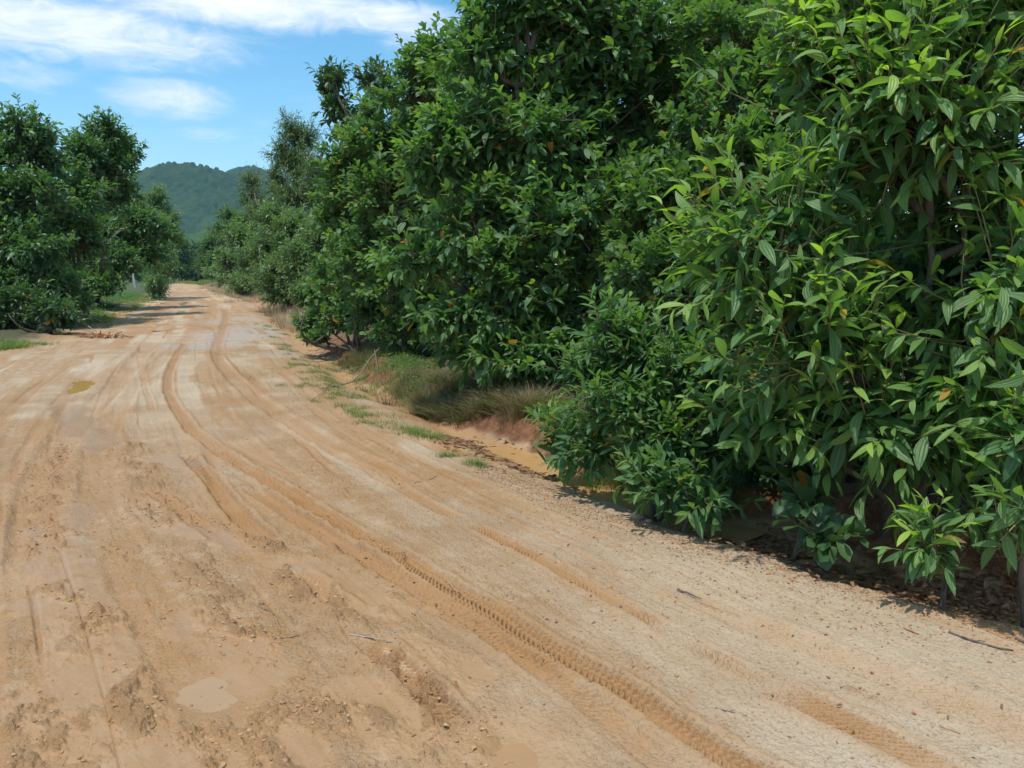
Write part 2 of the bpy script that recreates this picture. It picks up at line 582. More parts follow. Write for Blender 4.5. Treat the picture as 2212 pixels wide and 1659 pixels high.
        trk[sel] = np.maximum(trk[sel], ins * cs * (.65 + .5 * fbm(xs, ys, 3, 3, 37)))
        trk[sel] = np.maximum(trk[sel], rim * cs * .5)
    dips = np.zeros_like(x)
    for P, wd in FILMS:
        sel = (x > P[:, 0].min() - 1) & (x < P[:, 0].max() + 1) & (y > P[:, 1].min() - 1) & (y < P[:, 1].max() + 1)
        xs, ys = x[sel], y[sel]
        if xs.size == 0:
            continue
        d, _, _ = dist_line(xs, ys, P)
        d = d + (fbm(xs, ys, 4, 4, 44) - .5) * wd * 1.1
        f = 1 - sstep(d, wd * .65, wd * .95)
        wet[sel] = np.maximum(wet[sel], f)
    for P, wd, st in CLODS:
        sel = (x > P[:, 0].min() - 1) & (x < P[:, 0].max() + 1) & (y > P[:, 1].min() - 1) & (y < P[:, 1].max() + 1)
        xs, ys = x[sel], y[sel]
        if xs.size == 0:
            continue
        d, _, _ = dist_line(xs, ys, P)
        f = (1 - sstep(d + (fbm(xs, ys, 5, 3, 45) - .5) * wd, wd * .4, wd * 1.3)) * st
        clod[sel] = np.maximum(clod[sel], f)
    lump = fbm(lat * 13, arc * 7, 1.0, 5, 48, .64)
    lump = sstep(lump, .40, .74)
    sc_cl = clod + mudz * .34 * sstep(fbm(x, y, 1.7, 3, 49), .45, .65)
    h = h * (1 - .35 * wet) + lump * sc_cl * .032 * np.clip(1.4 - r / 14, .25, 1)
    wet = wet * (1 - sstep(lump * sc_cl, .08, .3))
    # grain
    h += fine * .007 * (1 - np.clip(trk, 0, 1) * .7) * (1 - wet * .7) * near + (fbm(x, y, 70, 2, 88) - .5) * .008 * (1 - np.clip(trk, 0, 1) * .7) * (1 - wet * .9) * np.clip(1.2 - r / 12, 0, 1)
    for k, P, dpt in PUD:
        sel = (x > P[:, 0].min() - 2) & (x < P[:, 0].max() + 2) & (y > P[:, 1].min() - 2) & (y < P[:, 1].max() + 2)
        xs, ys = x[sel], y[sel]
        if xs.size == 0:
            continue
        sdp = poly_sd(xs, ys, P) + (fbm(xs, ys, 7, 4, 55) - .5) * .17 * min(1, P[:, 1].mean() / 5)
        f = 1 - sstep(sdp, -.06, .06)
        h[sel] = h[sel] * (1 - f) + (-.035) * f
        g2 = np.exp(-(np.maximum(sdp, 0) / .15) ** 2)
        h[sel] = h[sel] * (1 - g2 * .6) + (-.012) * g2 * .6
        wet[sel] = np.maximum(wet[sel], g2 * .6)
    # the ditch bed is flat sandy silt with a wet sheen
    bed = np.exp(-(ds / (.26 * wide)) ** 4)
    gravel = np.exp(-((ds + .62) / .28) ** 2) * sstep(fbm(x, y, 2.5, 3, 77), .35, .6) * (r < 12)
    out.update(orange=np.clip(orange, 0, 1) * (1 - grey * .8), pale=pale * (1 - grey), grey=grey * (1 - off_r) * (1 - off_l), wet=np.clip(wet, 0, 1), trk=np.clip(trk, 0, 1),
               clod=np.clip(lump * sc_cl, 0, 1), bed=bed, gravel=gravel)
    return h, out


def gz(x, y):
    h, _ = ground(np.atleast_1d(np.float64(x)), np.atleast_1d(np.float64(y)))
    return float(h[0])


# ------------------------------------------------------------------ materials
def new_mat(name):
    m = bpy.data.materials.new(name)
    m.use_nodes = True
    nt = m.node_tree
    nt.nodes.clear()
    out = nt.nodes.new('ShaderNodeOutputMaterial')
    b = nt.nodes.new('ShaderNodeBsdfPrincipled')
    nt.links.new(b.outputs[0], out.inputs[0])
    return m, nt, b, out


def attr(nt, name):
    n = nt.nodes.new('ShaderNodeAttribute')
    n.attribute_name = name
    return n.outputs['Fac']


def ground_material():
    m, nt, b, out = new_mat('sandy_clay')
    geo = N(nt, 'ShaderNodeNewGeometry')
    pos = geo.outputs['Position']
    A = {k: attr(nt, k) for k in ('orange', 'pale', 'grey', 'wet', 'trk', 'clod', 'bed', 'gravel', 'bank', 'soil')}
    n1 = noise(nt, pos, 1.7, 6, .6)
    n2 = noise(nt, pos, 9.0, 6, .65)
    n3 = noise(nt, pos, 60.0, 4, .7)
    n4 = noise(nt, pos, 260.0, 2, .6)
    base = mix_col(nt, ramp(nt, n1, .35, .68), (.38, .250, .140), (.50, .362, .230))
    base = mix_col(nt, math_node(nt, 'MULTIPLY', A['pale'], .85), base, (.57, .475, .345))
    base = mix_col(nt, math_node(nt, 'MULTIPLY', A['orange'], ramp(nt, n2, .2, .62)), base, (.39, .220, .090))
    base = mix_col(nt, math_node(nt, 'MULTIPLY', A['grey'], .8), base, mix_col(nt, n2, (.34, .285, .235), (.49, .42, .35)))
    base = mix_col(nt, math_node(nt, 'MULTIPLY', A['trk'], .95), base, mix_col(nt, n2, (.26, .130, .045), (.36, .190, .070)))
    base = mix_col(nt, A['clod'], base, mix_col(nt, n3, (.25, .138, .060), (.38, .23, .112)))
    base = mix_col(nt, A['bed'], base, mix_col(nt, n2, (.42, .235, .10), (.48, .30, .155)))
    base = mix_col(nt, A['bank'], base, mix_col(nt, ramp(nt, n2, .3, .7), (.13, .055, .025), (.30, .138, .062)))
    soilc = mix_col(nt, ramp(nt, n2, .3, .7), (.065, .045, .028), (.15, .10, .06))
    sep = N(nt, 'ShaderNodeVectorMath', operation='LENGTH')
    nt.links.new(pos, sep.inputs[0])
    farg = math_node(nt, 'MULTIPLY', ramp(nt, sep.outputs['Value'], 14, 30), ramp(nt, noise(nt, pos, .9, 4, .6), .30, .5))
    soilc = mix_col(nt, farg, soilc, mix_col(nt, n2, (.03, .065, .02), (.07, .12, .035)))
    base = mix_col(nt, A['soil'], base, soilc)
    # grit: dark and light specks of gravel
    vor = N(nt, 'ShaderNodeTexVoronoi', feature='F1')
    vor.inputs['Scale'].default_value = 95
    nt.links.new(pos, vor.inputs['Vector'])
    spk = ramp(nt, vor.outputs['Distance'], .34, .20)
    dens = math_node(nt, 'ADD', math_node(nt, 'MULTIPLY', A['gravel'], .8), math_node(nt, 'MULTIPLY', ramp(nt, n2, .5, .75), .35), clamp=True)
    spk = math_node(nt, 'MULTIPLY', spk, dens)
    spkc = mix_col(nt, vor.outputs['Color'], (.20, .10, .045), (.38, .27, .18))
    base = mix_col(nt, math_node(nt, 'MULTIPLY', spk, .75), base, spkc)
    base = mix_col(nt, math_node(nt, 'MULTIPLY', ramp(nt, n3, .52, .68), .60), base, (.22, .132, .064))
    base = mix_col(nt, math_node(nt, 'MULTIPLY', ramp(nt, n4, .55, .8), .25), base, (.62, .52, .40))
    wetc = mix_col(nt, .7, base, (.315, .190, .092))
    base = mix_col(nt, math_node(nt, 'MULTIPLY', A['wet'], .75), base, wetc)
    nt.links.new(base, b.inputs['Base Color'])
    r = math_node(nt, 'SUBTRACT', .88, math_node(nt, 'MULTIPLY', math_node(nt, 'MULTIPLY', A['wet'], math_node(nt, 'SUBTRACT', 1.0, A['clod'])), .46))
    r = math_node(nt, 'SUBTRACT', r, math_node(nt, 'MULTIPLY', math_node(nt, 'MAXIMUM', A['trk'], A['bed']), .22))
    r = math_node(nt, 'SUBTRACT', r, math_node(nt, 'MULTIPLY', A['orange'], .12))
    nt.links.new(r, b.inputs['Roughness'])
    b.inputs['Specular IOR Level'].default_value = .26
    # bump for the grain finer than the mesh
    hsum = math_node(nt, 'ADD', math_node(nt, 'MULTIPLY', n3, .034), math_node(nt, 'MULTIPLY', n4, .0045))
    hsum = math_node(nt, 'ADD', hsum, math_node(nt, 'MULTIPLY', spk, .004))
    hsum = math_node(nt, 'ADD', hsum, math_node(nt, 'MULTIPLY', n2, .02))
    bp = N(nt, 'ShaderNodeBump')
    bp.inputs['Distance'].default_value = 1.0
    nt.links.new(math_node(nt, 'SUBTRACT', .75, math_node(nt, 'MULTIPLY', math_node(nt, 'MAXIMUM', A['wet'], math_node(nt, 'MULTIPLY', A['trk'], .8)), .58)), bp.inputs['Strength'])
    nt.links.new(hsum, bp.inputs['Height'])
    nt.links.new(bp.outputs[0], b.inputs['Normal'])
    return m


def water_material(name, col, rough=.06, wav=.15, spec=.5):
    m, nt, b, out = new_mat(name)
    geo = N(nt, 'ShaderNodeNewGeometry')
    n1 = noise(nt, geo.outputs['Position'], 5, 4, .5)
    c = mix_col(nt, n1, tuple(x * .88 for x in col), tuple(min(1, x * 1.1) for x in col))
    nt.links.new(c, b.inputs['Base Color'])
    b.inputs['Roughness'].default_value = rough
    b.inputs['IOR'].default_value = 1.33
    b.inputs['Specular IOR Level'].default_value = spec
    bp = N(nt, 'ShaderNodeBump')
    bp.inputs['Strength'].default_value = wav
    bp.inputs['Distance'].default_value = .01
    nt.links.new(noise(nt, geo.outputs['Position'], 11, 3, .5), bp.inputs['Height'])
    nt.links.new(bp.outputs[0], b.inputs['Normal'])
    return m


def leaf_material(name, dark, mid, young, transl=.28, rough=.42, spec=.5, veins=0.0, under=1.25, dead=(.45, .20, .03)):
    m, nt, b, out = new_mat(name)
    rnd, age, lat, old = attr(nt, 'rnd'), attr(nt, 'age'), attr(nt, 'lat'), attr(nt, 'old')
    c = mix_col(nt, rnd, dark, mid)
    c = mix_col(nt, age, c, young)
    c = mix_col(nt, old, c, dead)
    geo = N(nt, 'ShaderNodeNewGeometry')
    if veins > 0:
        w = math_node(nt, 'COSINE', math_node(nt, 'MULTIPLY', lat, 11.0))
        mid_rib = ramp(nt, math_node(nt, 'ABSOLUTE', lat), .10, .02)
        v = math_node(nt, 'MAXIMUM', math_node(nt, 'MULTIPLY', ramp(nt, w, .86, 1.0), .35), mid_rib)
        c = mix_col(nt, math_node(nt, 'MULTIPLY', v, veins), c, tuple(min(1, x * 1.9 + .02) for x in mid))
        bp = N(nt, 'ShaderNodeBump')
        bp.inputs['Strength'].default_value = .35
        bp.inputs['Distance'].default_value = .004
        nt.links.new(w, bp.inputs['Height'])
        nt.links.new(bp.outputs[0], b.inputs['Normal'])
    c = mix_col(nt, geo.outputs['Backfacing'], c, mix_col(nt, 1.0, c, (under, under * .98, under * 1.05), 'MULTIPLY'))
    nt.links.new(c, b.inputs['Base Color'])
    b.inputs['Roughness'].default_value = rough
    b.inputs['Specular IOR Level'].default_value = spec
    tr = N(nt, 'ShaderNodeBsdfTranslucent')
    tcol = mix_col(nt, 1.0, c, (1.7, 1.9, .55), 'MULTIPLY')
    nt.links.new(tcol, tr.inputs['Color'])
    mx = N(nt, 'ShaderNodeMixShader')
    mx.inputs[0].default_value = transl
    nt.links.new(b.outputs[0], mx.inputs[1])
    nt.links.new(tr.outputs[0], mx.inputs[2])
    nt.links.new(mx.outputs[0], out.inputs[0])
    return m


def rough_material(name, ca, cb, scale=20, rough=.85, bump=.4, dist=.01, stretch=None):
    m, nt, b, out = new_mat(name)
    tcn = N(nt, 'ShaderNodeTexCoord')
    vec = tcn.outputs['Object']
    if stretch:
        mpn = N(nt, 'ShaderNodeMapping')
        mpn.inputs['Scale'].default_value = stretch
        nt.links.new(vec, mpn.inputs[0])
        vec = mpn.outputs[0]
    n1 = noise(nt, vec, scale, 6, .65)
    nt.links.new(mix_col(nt, ramp(nt, n1, .3, .7), ca, cb), b.inputs['Base Color'])
    b.inputs['Roughness'].default_value = rough
    bp = N(nt, 'ShaderNodeBump')
    bp.inputs['Strength'].default_value = bump
    bp.inputs['Distance'].default_value = dist
    nt.links.new(n1, bp.inputs['Height'])
    nt.links.new(bp.outputs[0], b.inputs['Normal'])
    return m


M_ground = ground_material()
M_bark = rough_material('bark', (.060, .046, .034), (.15, .12, .095), 14, .9, .6, .01, (1, 1, .3))
M_twig = rough_material('green_twig', (.13, .13, .05), (.22, .19, .09), 9, .7, .2, .004)
M_dead = rough_material('dead_wood', (.22, .17, .125), (.42, .35, .28), 22, .9, .5, .004)
M_olddead = rough_material('weathered_branch', (.15, .11, .08), (.28, .21, .15), 22, .9, .5, .004)
M_darkdead = rough_material('charred_wood', (.05, .042, .036), (.14, .11, .09), 26, .9, .5, .004)
M_redbark = rough_material('red_bark', (.20, .07, .025), (.42, .19, .08), 22, .85, .5, .004)
LM = {
    'near': leaf_material('acacia_leaf_near', (.050, .120, .046), (.104, .218, .076), (.300, .460, .075), .34, .46, .45, .35),
    'mid': leaf_material('acacia_leaf_mid', (.040, .104, .042), (.084, .190, .070), (.240, .390, .070), .32, .48, .45, .3),
    'cashew': leaf_material('cashew_leaf', (.046, .112, .044), (.094, .192, .068), (.200, .320, .060), .32, .48, .45, .15),
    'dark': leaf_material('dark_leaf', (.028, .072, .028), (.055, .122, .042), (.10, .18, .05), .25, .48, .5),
    'left': leaf_material('acacia_leaf_left', (.036, .096, .042), (.076, .172, .066), (.16, .27, .06), .30, .45, .55),
    'feather': leaf_material('feathery_leaf', (.052, .105, .045), (.100, .170, .065), (.16, .24, .07), .25, .5, .4),
    'pale': leaf_material('pale_leaf', (.075, .145, .060), (.130, .225, .088), (.18, .28, .08), .28, .45, .45),
    'far': leaf_material('far_leaf', (.048, .105, .038), (.088, .165, .055), (.15, .24, .065), .25, .55, .3),
}

# ------------------------------------------------------------------ the ground: one sheet to the horizon, finest near the road
az = [math.radians(-180)]
while az[-1] < math.radians(180):
    a = abs(math.degrees(az[-1]))
    st = 1 / 799 / 1.12 if a < 37 else (1 / 799 * 3.2 if a < 58 else math.radians(3.0))
    az.append(az[-1] + st)
az = np.array(az[:-1])
rr = [0.15, .4, .7, 1.0, 1.3, 1.5, 1.7]
while rr[-1] < 3400:
    q = rr[-1]
    dr = min(q * q / 1240 / 1.55, .012 * q if q < 150 else .06 * q)
    rr.append(q + max(dr, .0028))
rr = np.array(rr)
AZ, RR = np.meshgrid(az, rr)
gx, gy = (RR * np.sin(AZ)).ravel(), (RR * np.cos(AZ)).ravel()
gh, gm = ground(gx, gy)
na, nr = len(az), len(rr)
ii = np.arange(na * nr).reshape(nr, na)
q = np.stack([ii[:-1], np.roll(ii[:-1], -1, 1), np.roll(ii[1:], -1, 1), ii[1:]], -1).reshape(-1, 4)
q = q[:, ::-1]
gv = np.stack([gx, gy, gh], -1)
gv = np.vstack([gv, [[0, 0, float(gh[:na].mean())]]])
cidx = len(gv) - 1
gm = {k: np.append(v, v[0]) for k, v in gm.items()}
inner = np.stack([ii[0], np.roll(ii[0], -1), np.full(na, cidx), np.full(na, cidx)], -1)
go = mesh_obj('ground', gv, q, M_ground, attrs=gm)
tag(go, 'rutted sandy clay road with soil verges', None, None, 'structure')
print('ground verts', len(gv))
del AZ, RR, gv, q


# ------------------------------------------------------------------ water
def flat_water(name, P, z, mat, label, step=.05):
    c = P.mean(0)
    ring = smooth_line(np.vstack([P, P[:1]]), 2)[:-1]
    ring = c + (ring - c) * 1.25
    K = len(ring)
    vs = np.vstack([np.column_stack([c + (ring - c) * f, np.full(K, z)]) for f in (.02, .35, .7, 1.0)])
    idx = np.arange(4 * K).reshape(4, K)
    qq = np.stack([idx[:-1], np.roll(idx[:-1], -1, 1), np.roll(idx[1:], -1, 1), idx[1:]], -1).reshape(-1, 4)
    nrmz = np.cross(vs[qq[0, 1]] - vs[qq[0, 0]], vs[qq[0, 2]] - vs[qq[0, 0]])[2]
    if nrmz < 0:
        qq = qq[:, ::-1]
    o = mesh_obj(name, vs, qq, mat, origin=(c[0], c[1], z))
    tag(o, label, None, None, 'structure')


M_w1 = water_material('ochre_puddle_water', (.42, .26, .075), .12, .2, .3)
M_w2 = water_material('milky_puddle_water', (.36, .235, .125), .12, .3, .4)
M_w4 = water_material('brown_puddle_water', (.36, .22, .115), .14, .3, .5)
M_w3 = water_material('clay_puddle_water', (.43, .255, .105), .22, .2, .35)
for (k, P, dpt), mm, lb in zip(PUD, (M_w1, M_w2, M_w4, M_w1, M_w1),
                               ('muddy ochre puddle on the sandy road', 'milky shallow puddle among churned mud', 'clay coloured puddle beside lumps of mud',
                                'small far puddle on the straight of the road', 'farthest small puddle on the road')):
    flat_water('puddle', P, -.020, mm, lb)
# shallow run-off water lying in the ditch
def ribbon(P, hw, z, name, mat, label):
    tn = nrm(np.gradient(P, axis=0))
    nn_ = np.column_stack([tn[:, 1], -tn[:, 0]])
    wv = hw * (.8 + .4 * vnoise(np.arange(len(P)) * .9, np.zeros(len(P)), 3))
    vs = np.vstack([np.column_stack([P - nn_ * wv[:, None], np.full(len(P), z)]), np.column_stack([P + nn_ * wv[:, None], np.full(len(P), z)])])
    K = len(P)
    a = np.arange(K - 1)
    qq = np.stack([a, a + K, a + K + 1, a + 1], -1)
    o = mesh_obj(name, vs, qq, mat)
    tag(o, label, None, None, 'structure')


dl_px = [(1620, 1157), (1560, 1140), (1400, 1092), (1330, 1070), (1250, 1035), (1180, 1008), (1120, 985), (1060, 960)]
ribbon(smooth_line(pline(dl_px, -.08), 2), .25, -.108, 'ditch_water', M_w3, 'shallow orange water in the roadside ditch')


# ------------------------------------------------------------------ leaves, shoots and trees
def leaf_batch(Pp, D, size, ratio, kind, ns, age, rnd, old, droop=.25, roll=None):
    """grid leaves: positions, directions, lengths -> verts, quads, attributes"""
    n = len(Pp)
    D = nrm(D)
    up = np.array([0, 0, 1.0])
    S = np.cross(D, up)
    S = nrm(S + 1e-4)
    Nn = np.cross(S, D)
    if roll is None:
        roll = rng.normal(0, .55, n)
    cr, sr = np.cos(roll)[:, None], np.sin(roll)[:, None]
    S, Nn = S * cr + Nn * sr, Nn * cr - S * sr
    t = np.linspace(0, 1, ns)
    if kind == 'round':
        w = np.sin(np.pi * t ** 1.7) ** .62 * (1 - .0 * t)
    elif kind == 'narrow':
        w = np.sin(np.pi * t ** .95) ** .85
    else:
        w = np.sin(np.pi * t ** 1.05) ** .72
    w = np.maximum(w, .05)
    lat = np.array([-1, 0, 1.0]) if ns > 3 else np.array([-1, 1.0])
    sick = (rng.normal(0, .07, n) if kind != 'round' else rng.normal(0, .02, n))
    bend = np.abs(rng.normal(droop, .18, n))
    fold = rng.uniform(.15, .5, n)
    T, LA = np.meshgrid(t, lat, indexing='ij')
    Wd = np.repeat(w[:, None], len(lat), 1)
    T, LA, Wd = T.ravel(), LA.ravel(), Wd.ravel()
    x = LA[None] * Wd[None] * (ratio * .5)[:, None] + sick[:, None] * np.sin(np.pi * T)[None] * 1.3
    y = np.repeat(T[None], n, 0) - bend[:, None] * .15 * T[None] ** 2
    z = -bend[:, None] * (T[None] ** 2) + fold[:, None] * np.abs(LA * Wd)[None] * (ratio * .5)[:, None]
    V = (Pp[:, None] + size[:, None, None] * (x[..., None] * S[:, None] + y[..., None] * D[:, None] + z[..., None] * Nn[:, None]))
    m = len(T)
    nl = len(lat)
    base = np.arange(n)[:, None] * m
    q0 = []
    for i in range(ns - 1):
        for j in range(nl - 1):
            a = i * nl + j
            q0.append((a, a + 1, a + nl + 1, a + nl))
    q = (base[:, :, None] + np.array(q0)[None]).reshape(-1, 4)
    rep = lambda v: np.repeat(v, m)
    return V.reshape(-1, 3), q, dict(age=rep(age), rnd=rep(rnd), old=rep(old), lat=np.tile(LA, n))


PRE = {  # leaf presets: kind, length, ratio, stations, leaves per shoot, shoot length, droop
    'near': dict(kind='narrow', L=.185, ratio=.29, ns=7, nl=9, sl=.46, droop=.28, hang=.55, cover=4.0, young_backlit=2.2),  # stronger young tip colour paints backlit leaves into the upper crown
    'sapling': dict(kind='acacia', L=.135, ratio=.27, ns=6, nl=12, sl=.30, droop=.18, hang=.10, cover=4.0),
    'mid': dict(kind='acacia', L=.17, ratio=.42, ns=5, nl=11, sl=.42, droop=.22, hang=.14, cover=4.6),
    'cashew': dict(kind='round', L=.135, ratio=.56, ns=5, nl=10, sl=.24, droop=.10, hang=.05, cover=4.2),
    'left': dict(kind='acacia', L=.23, ratio=.42, ns=4, nl=11, sl=.5, droop=.25, hang=.2, cover=5.4, tight=1.6),
    'feather': dict(kind='narrow', L=.24, ratio=.22, ns=3, nl=14, sl=.75, droop=.3, hang=.35, cover=3.6, tight=1.3),
    'pale': dict(kind='acacia', L=.24, ratio=.30, ns=3, nl=12, sl=.6, droop=.25, hang=.2, cover=5.2, tight=1.8),
    'far': dict(kind='acacia', L=.42, ratio=.45, ns=3, nl=9, sl=.9, droop=.2, hang=.1, cover=5.0, tight=1.8),
}


def shoots(acc, C, R, p, density, updir=.55, inner=.25, twig_r=.0035, wood=True, scale=1.0, outcap=None):
    """leafy shoots all over and inside the ellipsoid C, R"""
    L = p['L'] * scale
    area = 4 * math.pi * ((R[0] * R[1]) ** 1.6 / 3 + (R[0] * R[2]) ** 1.6 / 3 + (R[1] * R[2]) ** 1.6 / 3) ** (1 / 1.6)
    leaf_a = L * L * p['ratio'] * .7
    n = int(area * .55 * density * p['cover'] / leaf_a / p['nl']) + 3
    ncl = max(5, int(area / (p['sl'] * scale) ** 2 * .55))
    cd = nrm(rng.normal(0, 1, (ncl, 3)))
    ck = rng.integers(0, ncl, n)
    d = nrm(cd[ck] + rng.normal(0, .55 * p.get('tight', 1.0) / math.sqrt(ncl / 4), (n, 3)))
    crad = rng.uniform(.78, 1.16, ncl)[ck]
    rad = rng.uniform(inner ** 2, 1, n) ** .5
    lump = crad * .80 + .36 * vnoise(d[:, 0] * 2.2 + C[0] * 3, d[:, 2] * 2.2 + d[:, 1] * 2.2 + C[2] * 3, 9)
    sl = p['sl'] * scale * rng.uniform(.6, 1.25, n)
    base = C + d * R * (rad * lump)[:, None] - d * (sl * .5)[:, None]
    ax = nrm(d * (1.0) + np.array([0, 0, updir]) + rng.normal(0, .38, (n, 3)))
    gzv = .05
    base[:, 2] = np.maximum(base[:, 2], gzv)
    tip = base + ax * sl[:, None] + np.array([0, 0, .10]) * sl[:, None]
    midp = (base + tip) / 2 + rng.normal(0, .04, (n, 3)) * sl[:, None] - np.array([0, 0, .06]) * sl[:, None]
    if wood:
        v, q = tubes(np.stack([base, midp, tip], 1), np.stack([np.full(n, twig_r * 1.5), np.full(n, twig_r), np.full(n, twig_r * .4)], 1), 3)
        acc.add(v, q, 1)
        sel = rng.random(n) < .7
        b2 = base[sel]
        src = C + (b2 - C) * .12 + rng.normal(0, .06, b2.shape) * R
        m2 = (b2 + src) / 2 - np.array([0, 0, .05]) * R + rng.normal(0, .05, b2.shape) * R
        m2[:, 2] = np.maximum(m2[:, 2], .06)
        k = len(b2)
        v, q = tubes(np.stack([src, m2, b2], 1), np.stack([np.full(k, twig_r * 3.4), np.full(k, twig_r * 2.4), np.full(k, twig_r * 1.5)], 1), 3)
        acc.add(v, q, 1)
    nl = p['nl']
    kk = np.arange(nl)
    tt = (kk + .6) / nl
    T = np.clip(tt[None] + rng.normal(0, .03, (n, nl)), 0, 1)
    Pp = base[:, None] * (1 - T[..., None]) ** 2 + 2 * midp[:, None] * (T * (1 - T))[..., None] + tip[:, None] * (T ** 2)[..., None]
    a = nrm(np.cross(ax, np.array([.2, .3, .93])))
    b = np.cross(ax, a)
    ph = kk[None] * 2.4 + rng.uniform(0, 6.28, (n, 1)) + rng.normal(0, .25, (n, nl))
    radial = a[:, None] * np.cos(ph)[..., None] + b[:, None] * np.sin(ph)[..., None]
    opening = np.radians(72 - 46 * T + rng.normal(0, 9, T.shape))
    D = ax[:, None] * np.cos(opening)[..., None] + radial * np.sin(opening)[..., None]
    D[..., 2] -= p['hang'] * (1 - .75 * T)
    size = L * rng.uniform(.62, 1.22, T.shape) * (1 - .45 * T ** 3)
    outer = np.clip((rad - .62) / .38, 0, 1)
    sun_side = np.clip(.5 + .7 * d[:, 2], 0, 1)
    young_backlit = rng.random(n) ** 1.4 * p.get('young_backlit', 1.0)
    age = np.clip((T ** 2.2) * (.25 + .95 * young_backlit * (.35 + .65 * sun_side) * (.3 + .7 * outer))[:, None] + rng.normal(0, .05, T.shape), 0, 1)
    rnd = np.clip(rng.random(T.shape) * .6 + rng.random((n, 1)) * .4, 0, 1)
    old = (rng.random(T.shape) < .008) * rng.uniform(.15, 1, T.shape)
    if outcap is not None:
        pass
    ratio = p['ratio'] * rng.uniform(.82, 1.2, T.shape)
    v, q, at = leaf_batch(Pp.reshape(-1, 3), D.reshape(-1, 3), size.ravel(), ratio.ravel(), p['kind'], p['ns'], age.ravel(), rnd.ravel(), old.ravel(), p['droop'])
    acc.add(v, q, 0, **at)


def tree(name, label, cat, base_px, base_Y, blobs, preset, mat, density=1.0, trunk_r=.06, group=None, depth=.85, wood=True, scale=1.0, updir=.55, stems=1,
         inner=.25, twig_r=.0035, spread=.15, fork=.45, topf=.7):
    """blobs: (U, V, Y, half-width px, half-height px)"""
    p = PRE[preset]
    bx = W(base_px, 590, base_Y)
    z0 = gz(bx[0], bx[1]) - .03
    root = thing(name, label, cat, (bx[0], bx[1], z0), group)
    org = np.array([bx[0], bx[1], z0])
    acc = Acc()
    tr = Acc()
    cents = []
    for bl in blobs:
        U, V, Y, hw, hh = bl[:5]
        c = W(U, V, Y)
        rx, rz = hw * Y / F, hh * Y / F
        ry = max(min(rx, rz), .8 * max(rx, rz)) * depth
        R = np.array([rx, ry, rz])
        cents.append((c, R))
        shoots(acc, c, R, p, density, updir, inner, twig_r, wood, scale)
    zt = min(c[2] for c, R in cents)
    ztop = max(c[2] for c, R in cents)
    cm = np.mean([c for c, R in cents], 0)
    ztop = zt + (ztop - zt) * topf
    for s in range(stems):
        off = rng.normal(0, spread, 2) if s else np.zeros(2)
        b0 = org + np.array([off[0] * .4, off[1] * .4, 0])
        zf = max(z0 + .15, z0 + (ztop - z0) * fork)
        f1 = np.array([bx[0] * .6 + cm[0] * .4 + off[0], bx[1] * .6 + cm[1] * .4 + off[1], zf])
        top = np.array([cm[0] + off[0], cm[1] + off[1], ztop])
        pth = [b0, b0 * .5 + f1 * .5 + rng.normal(0, .04, 3), f1, (f1 + top) / 2 + rng.normal(0, .1, 3), top]
        pp, rad = tube_path(pth, [trunk_r * 1.25, trunk_r, trunk_r * .8, trunk_r * .5, trunk_r * .2], 8, 16, trunk_r * .12)
        v, q = tubes(pp, rad, 8)
        tr.add(v, q)
        spine = pp[0]
        for k, (c, R) in enumerate(cents):
            if k % stems != s:
                continue
            hgt = np.clip(c[2] - .35 * np.linalg.norm((c - spine[8])[:2]) - .2, spine[1, 2], spine[-2, 2])
            a = spine[np.argmin(np.abs(spine[:, 2] - hgt))]
            m = (a + c) / 2 + rng.normal(0, .06, 3) * np.linalg.norm(c - a) + np.array([0, 0, -.04]) * np.linalg.norm(c - a)
            m[2] = max(m[2], z0 + .1)
            pp2, r2 = tube_path([a, m, c], [trunk_r * .55, trunk_r * .4, trunk_r * .22], 6, 9, trunk_r * .08)
            v, q = tubes(pp2, r2, 6)
            tr.add(v, q)
            nb = 4
            ends = c + nrm(rng.normal(0, 1, (nb, 3))) * R * .7
            ends[:, 2] = np.maximum(ends[:, 2], z0 + .1)
            for e in ends:
                st = pp2[0][rng.integers(4, 8)]
                pp3, r3 = tube_path([st, (st + e) / 2 + rng.normal(0, .05, 3), e], [trunk_r * .25, trunk_r * .16, trunk_r * .07], 5, 6, 0)
                v, q = tubes(pp3, r3, 5)
                tr.add(v, q)
    tr.build('trunk', M_bark, root, origin=org)
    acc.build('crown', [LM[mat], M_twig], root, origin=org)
    return root


# --- the near side, east of the ditch ---------------------------------
tree('acacia_tree', 'nearest acacia tree with long narrow drooping leaves overhanging the ditch', 'tree', 1960, 4.6, [
    (1700, 540, 4.3, 215, 210), (1990, 300, 4.2, 300, 260), (2180, 680, 3.9, 210, 280), (1760, 770, 4.2, 230, 190), (1950, 930, 4.15, 240, 150),
    (2080, 60, 4.4, 320, 240), (1790, 230, 4.7, 230, 190), (2240, 1010, 3.6, 130, 170), (2330, 400, 4.3, 260, 300), (1690, 930, 4.5, 170, 120),
    (1950, -230, 4.7, 330, 220), (2000, 600, 4.9, 330, 330), (2440, 820, 4.1, 240, 280)], 'near', 'near', .88, .05, topf=.45, stems=2, fork=.3, twig_r=.004, inner=.3)
tree('acacia_sapling', 'low drooping acacia spray hanging over the shaded muddy ditch beside the grey rock', 'sapling', 2090, 3.75, [
    (2020, 1195, 3.62, 70, 62), (2110, 1150, 3.72, 70, 60)], 'near', 'near', .75, .012, twig_r=.003, fork=.8, scale=.8)
tree('acacia_sapling', 'hanging acacia spray at the frame edge with large backlit leaves', 'sapling', 2290, 3.55, [
    (2205, 1130, 3.35, 60, 90), (2230, 960, 3.4, 70, 80)], 'near', 'near', .8, .015, twig_r=.003, fork=.8, scale=.95)
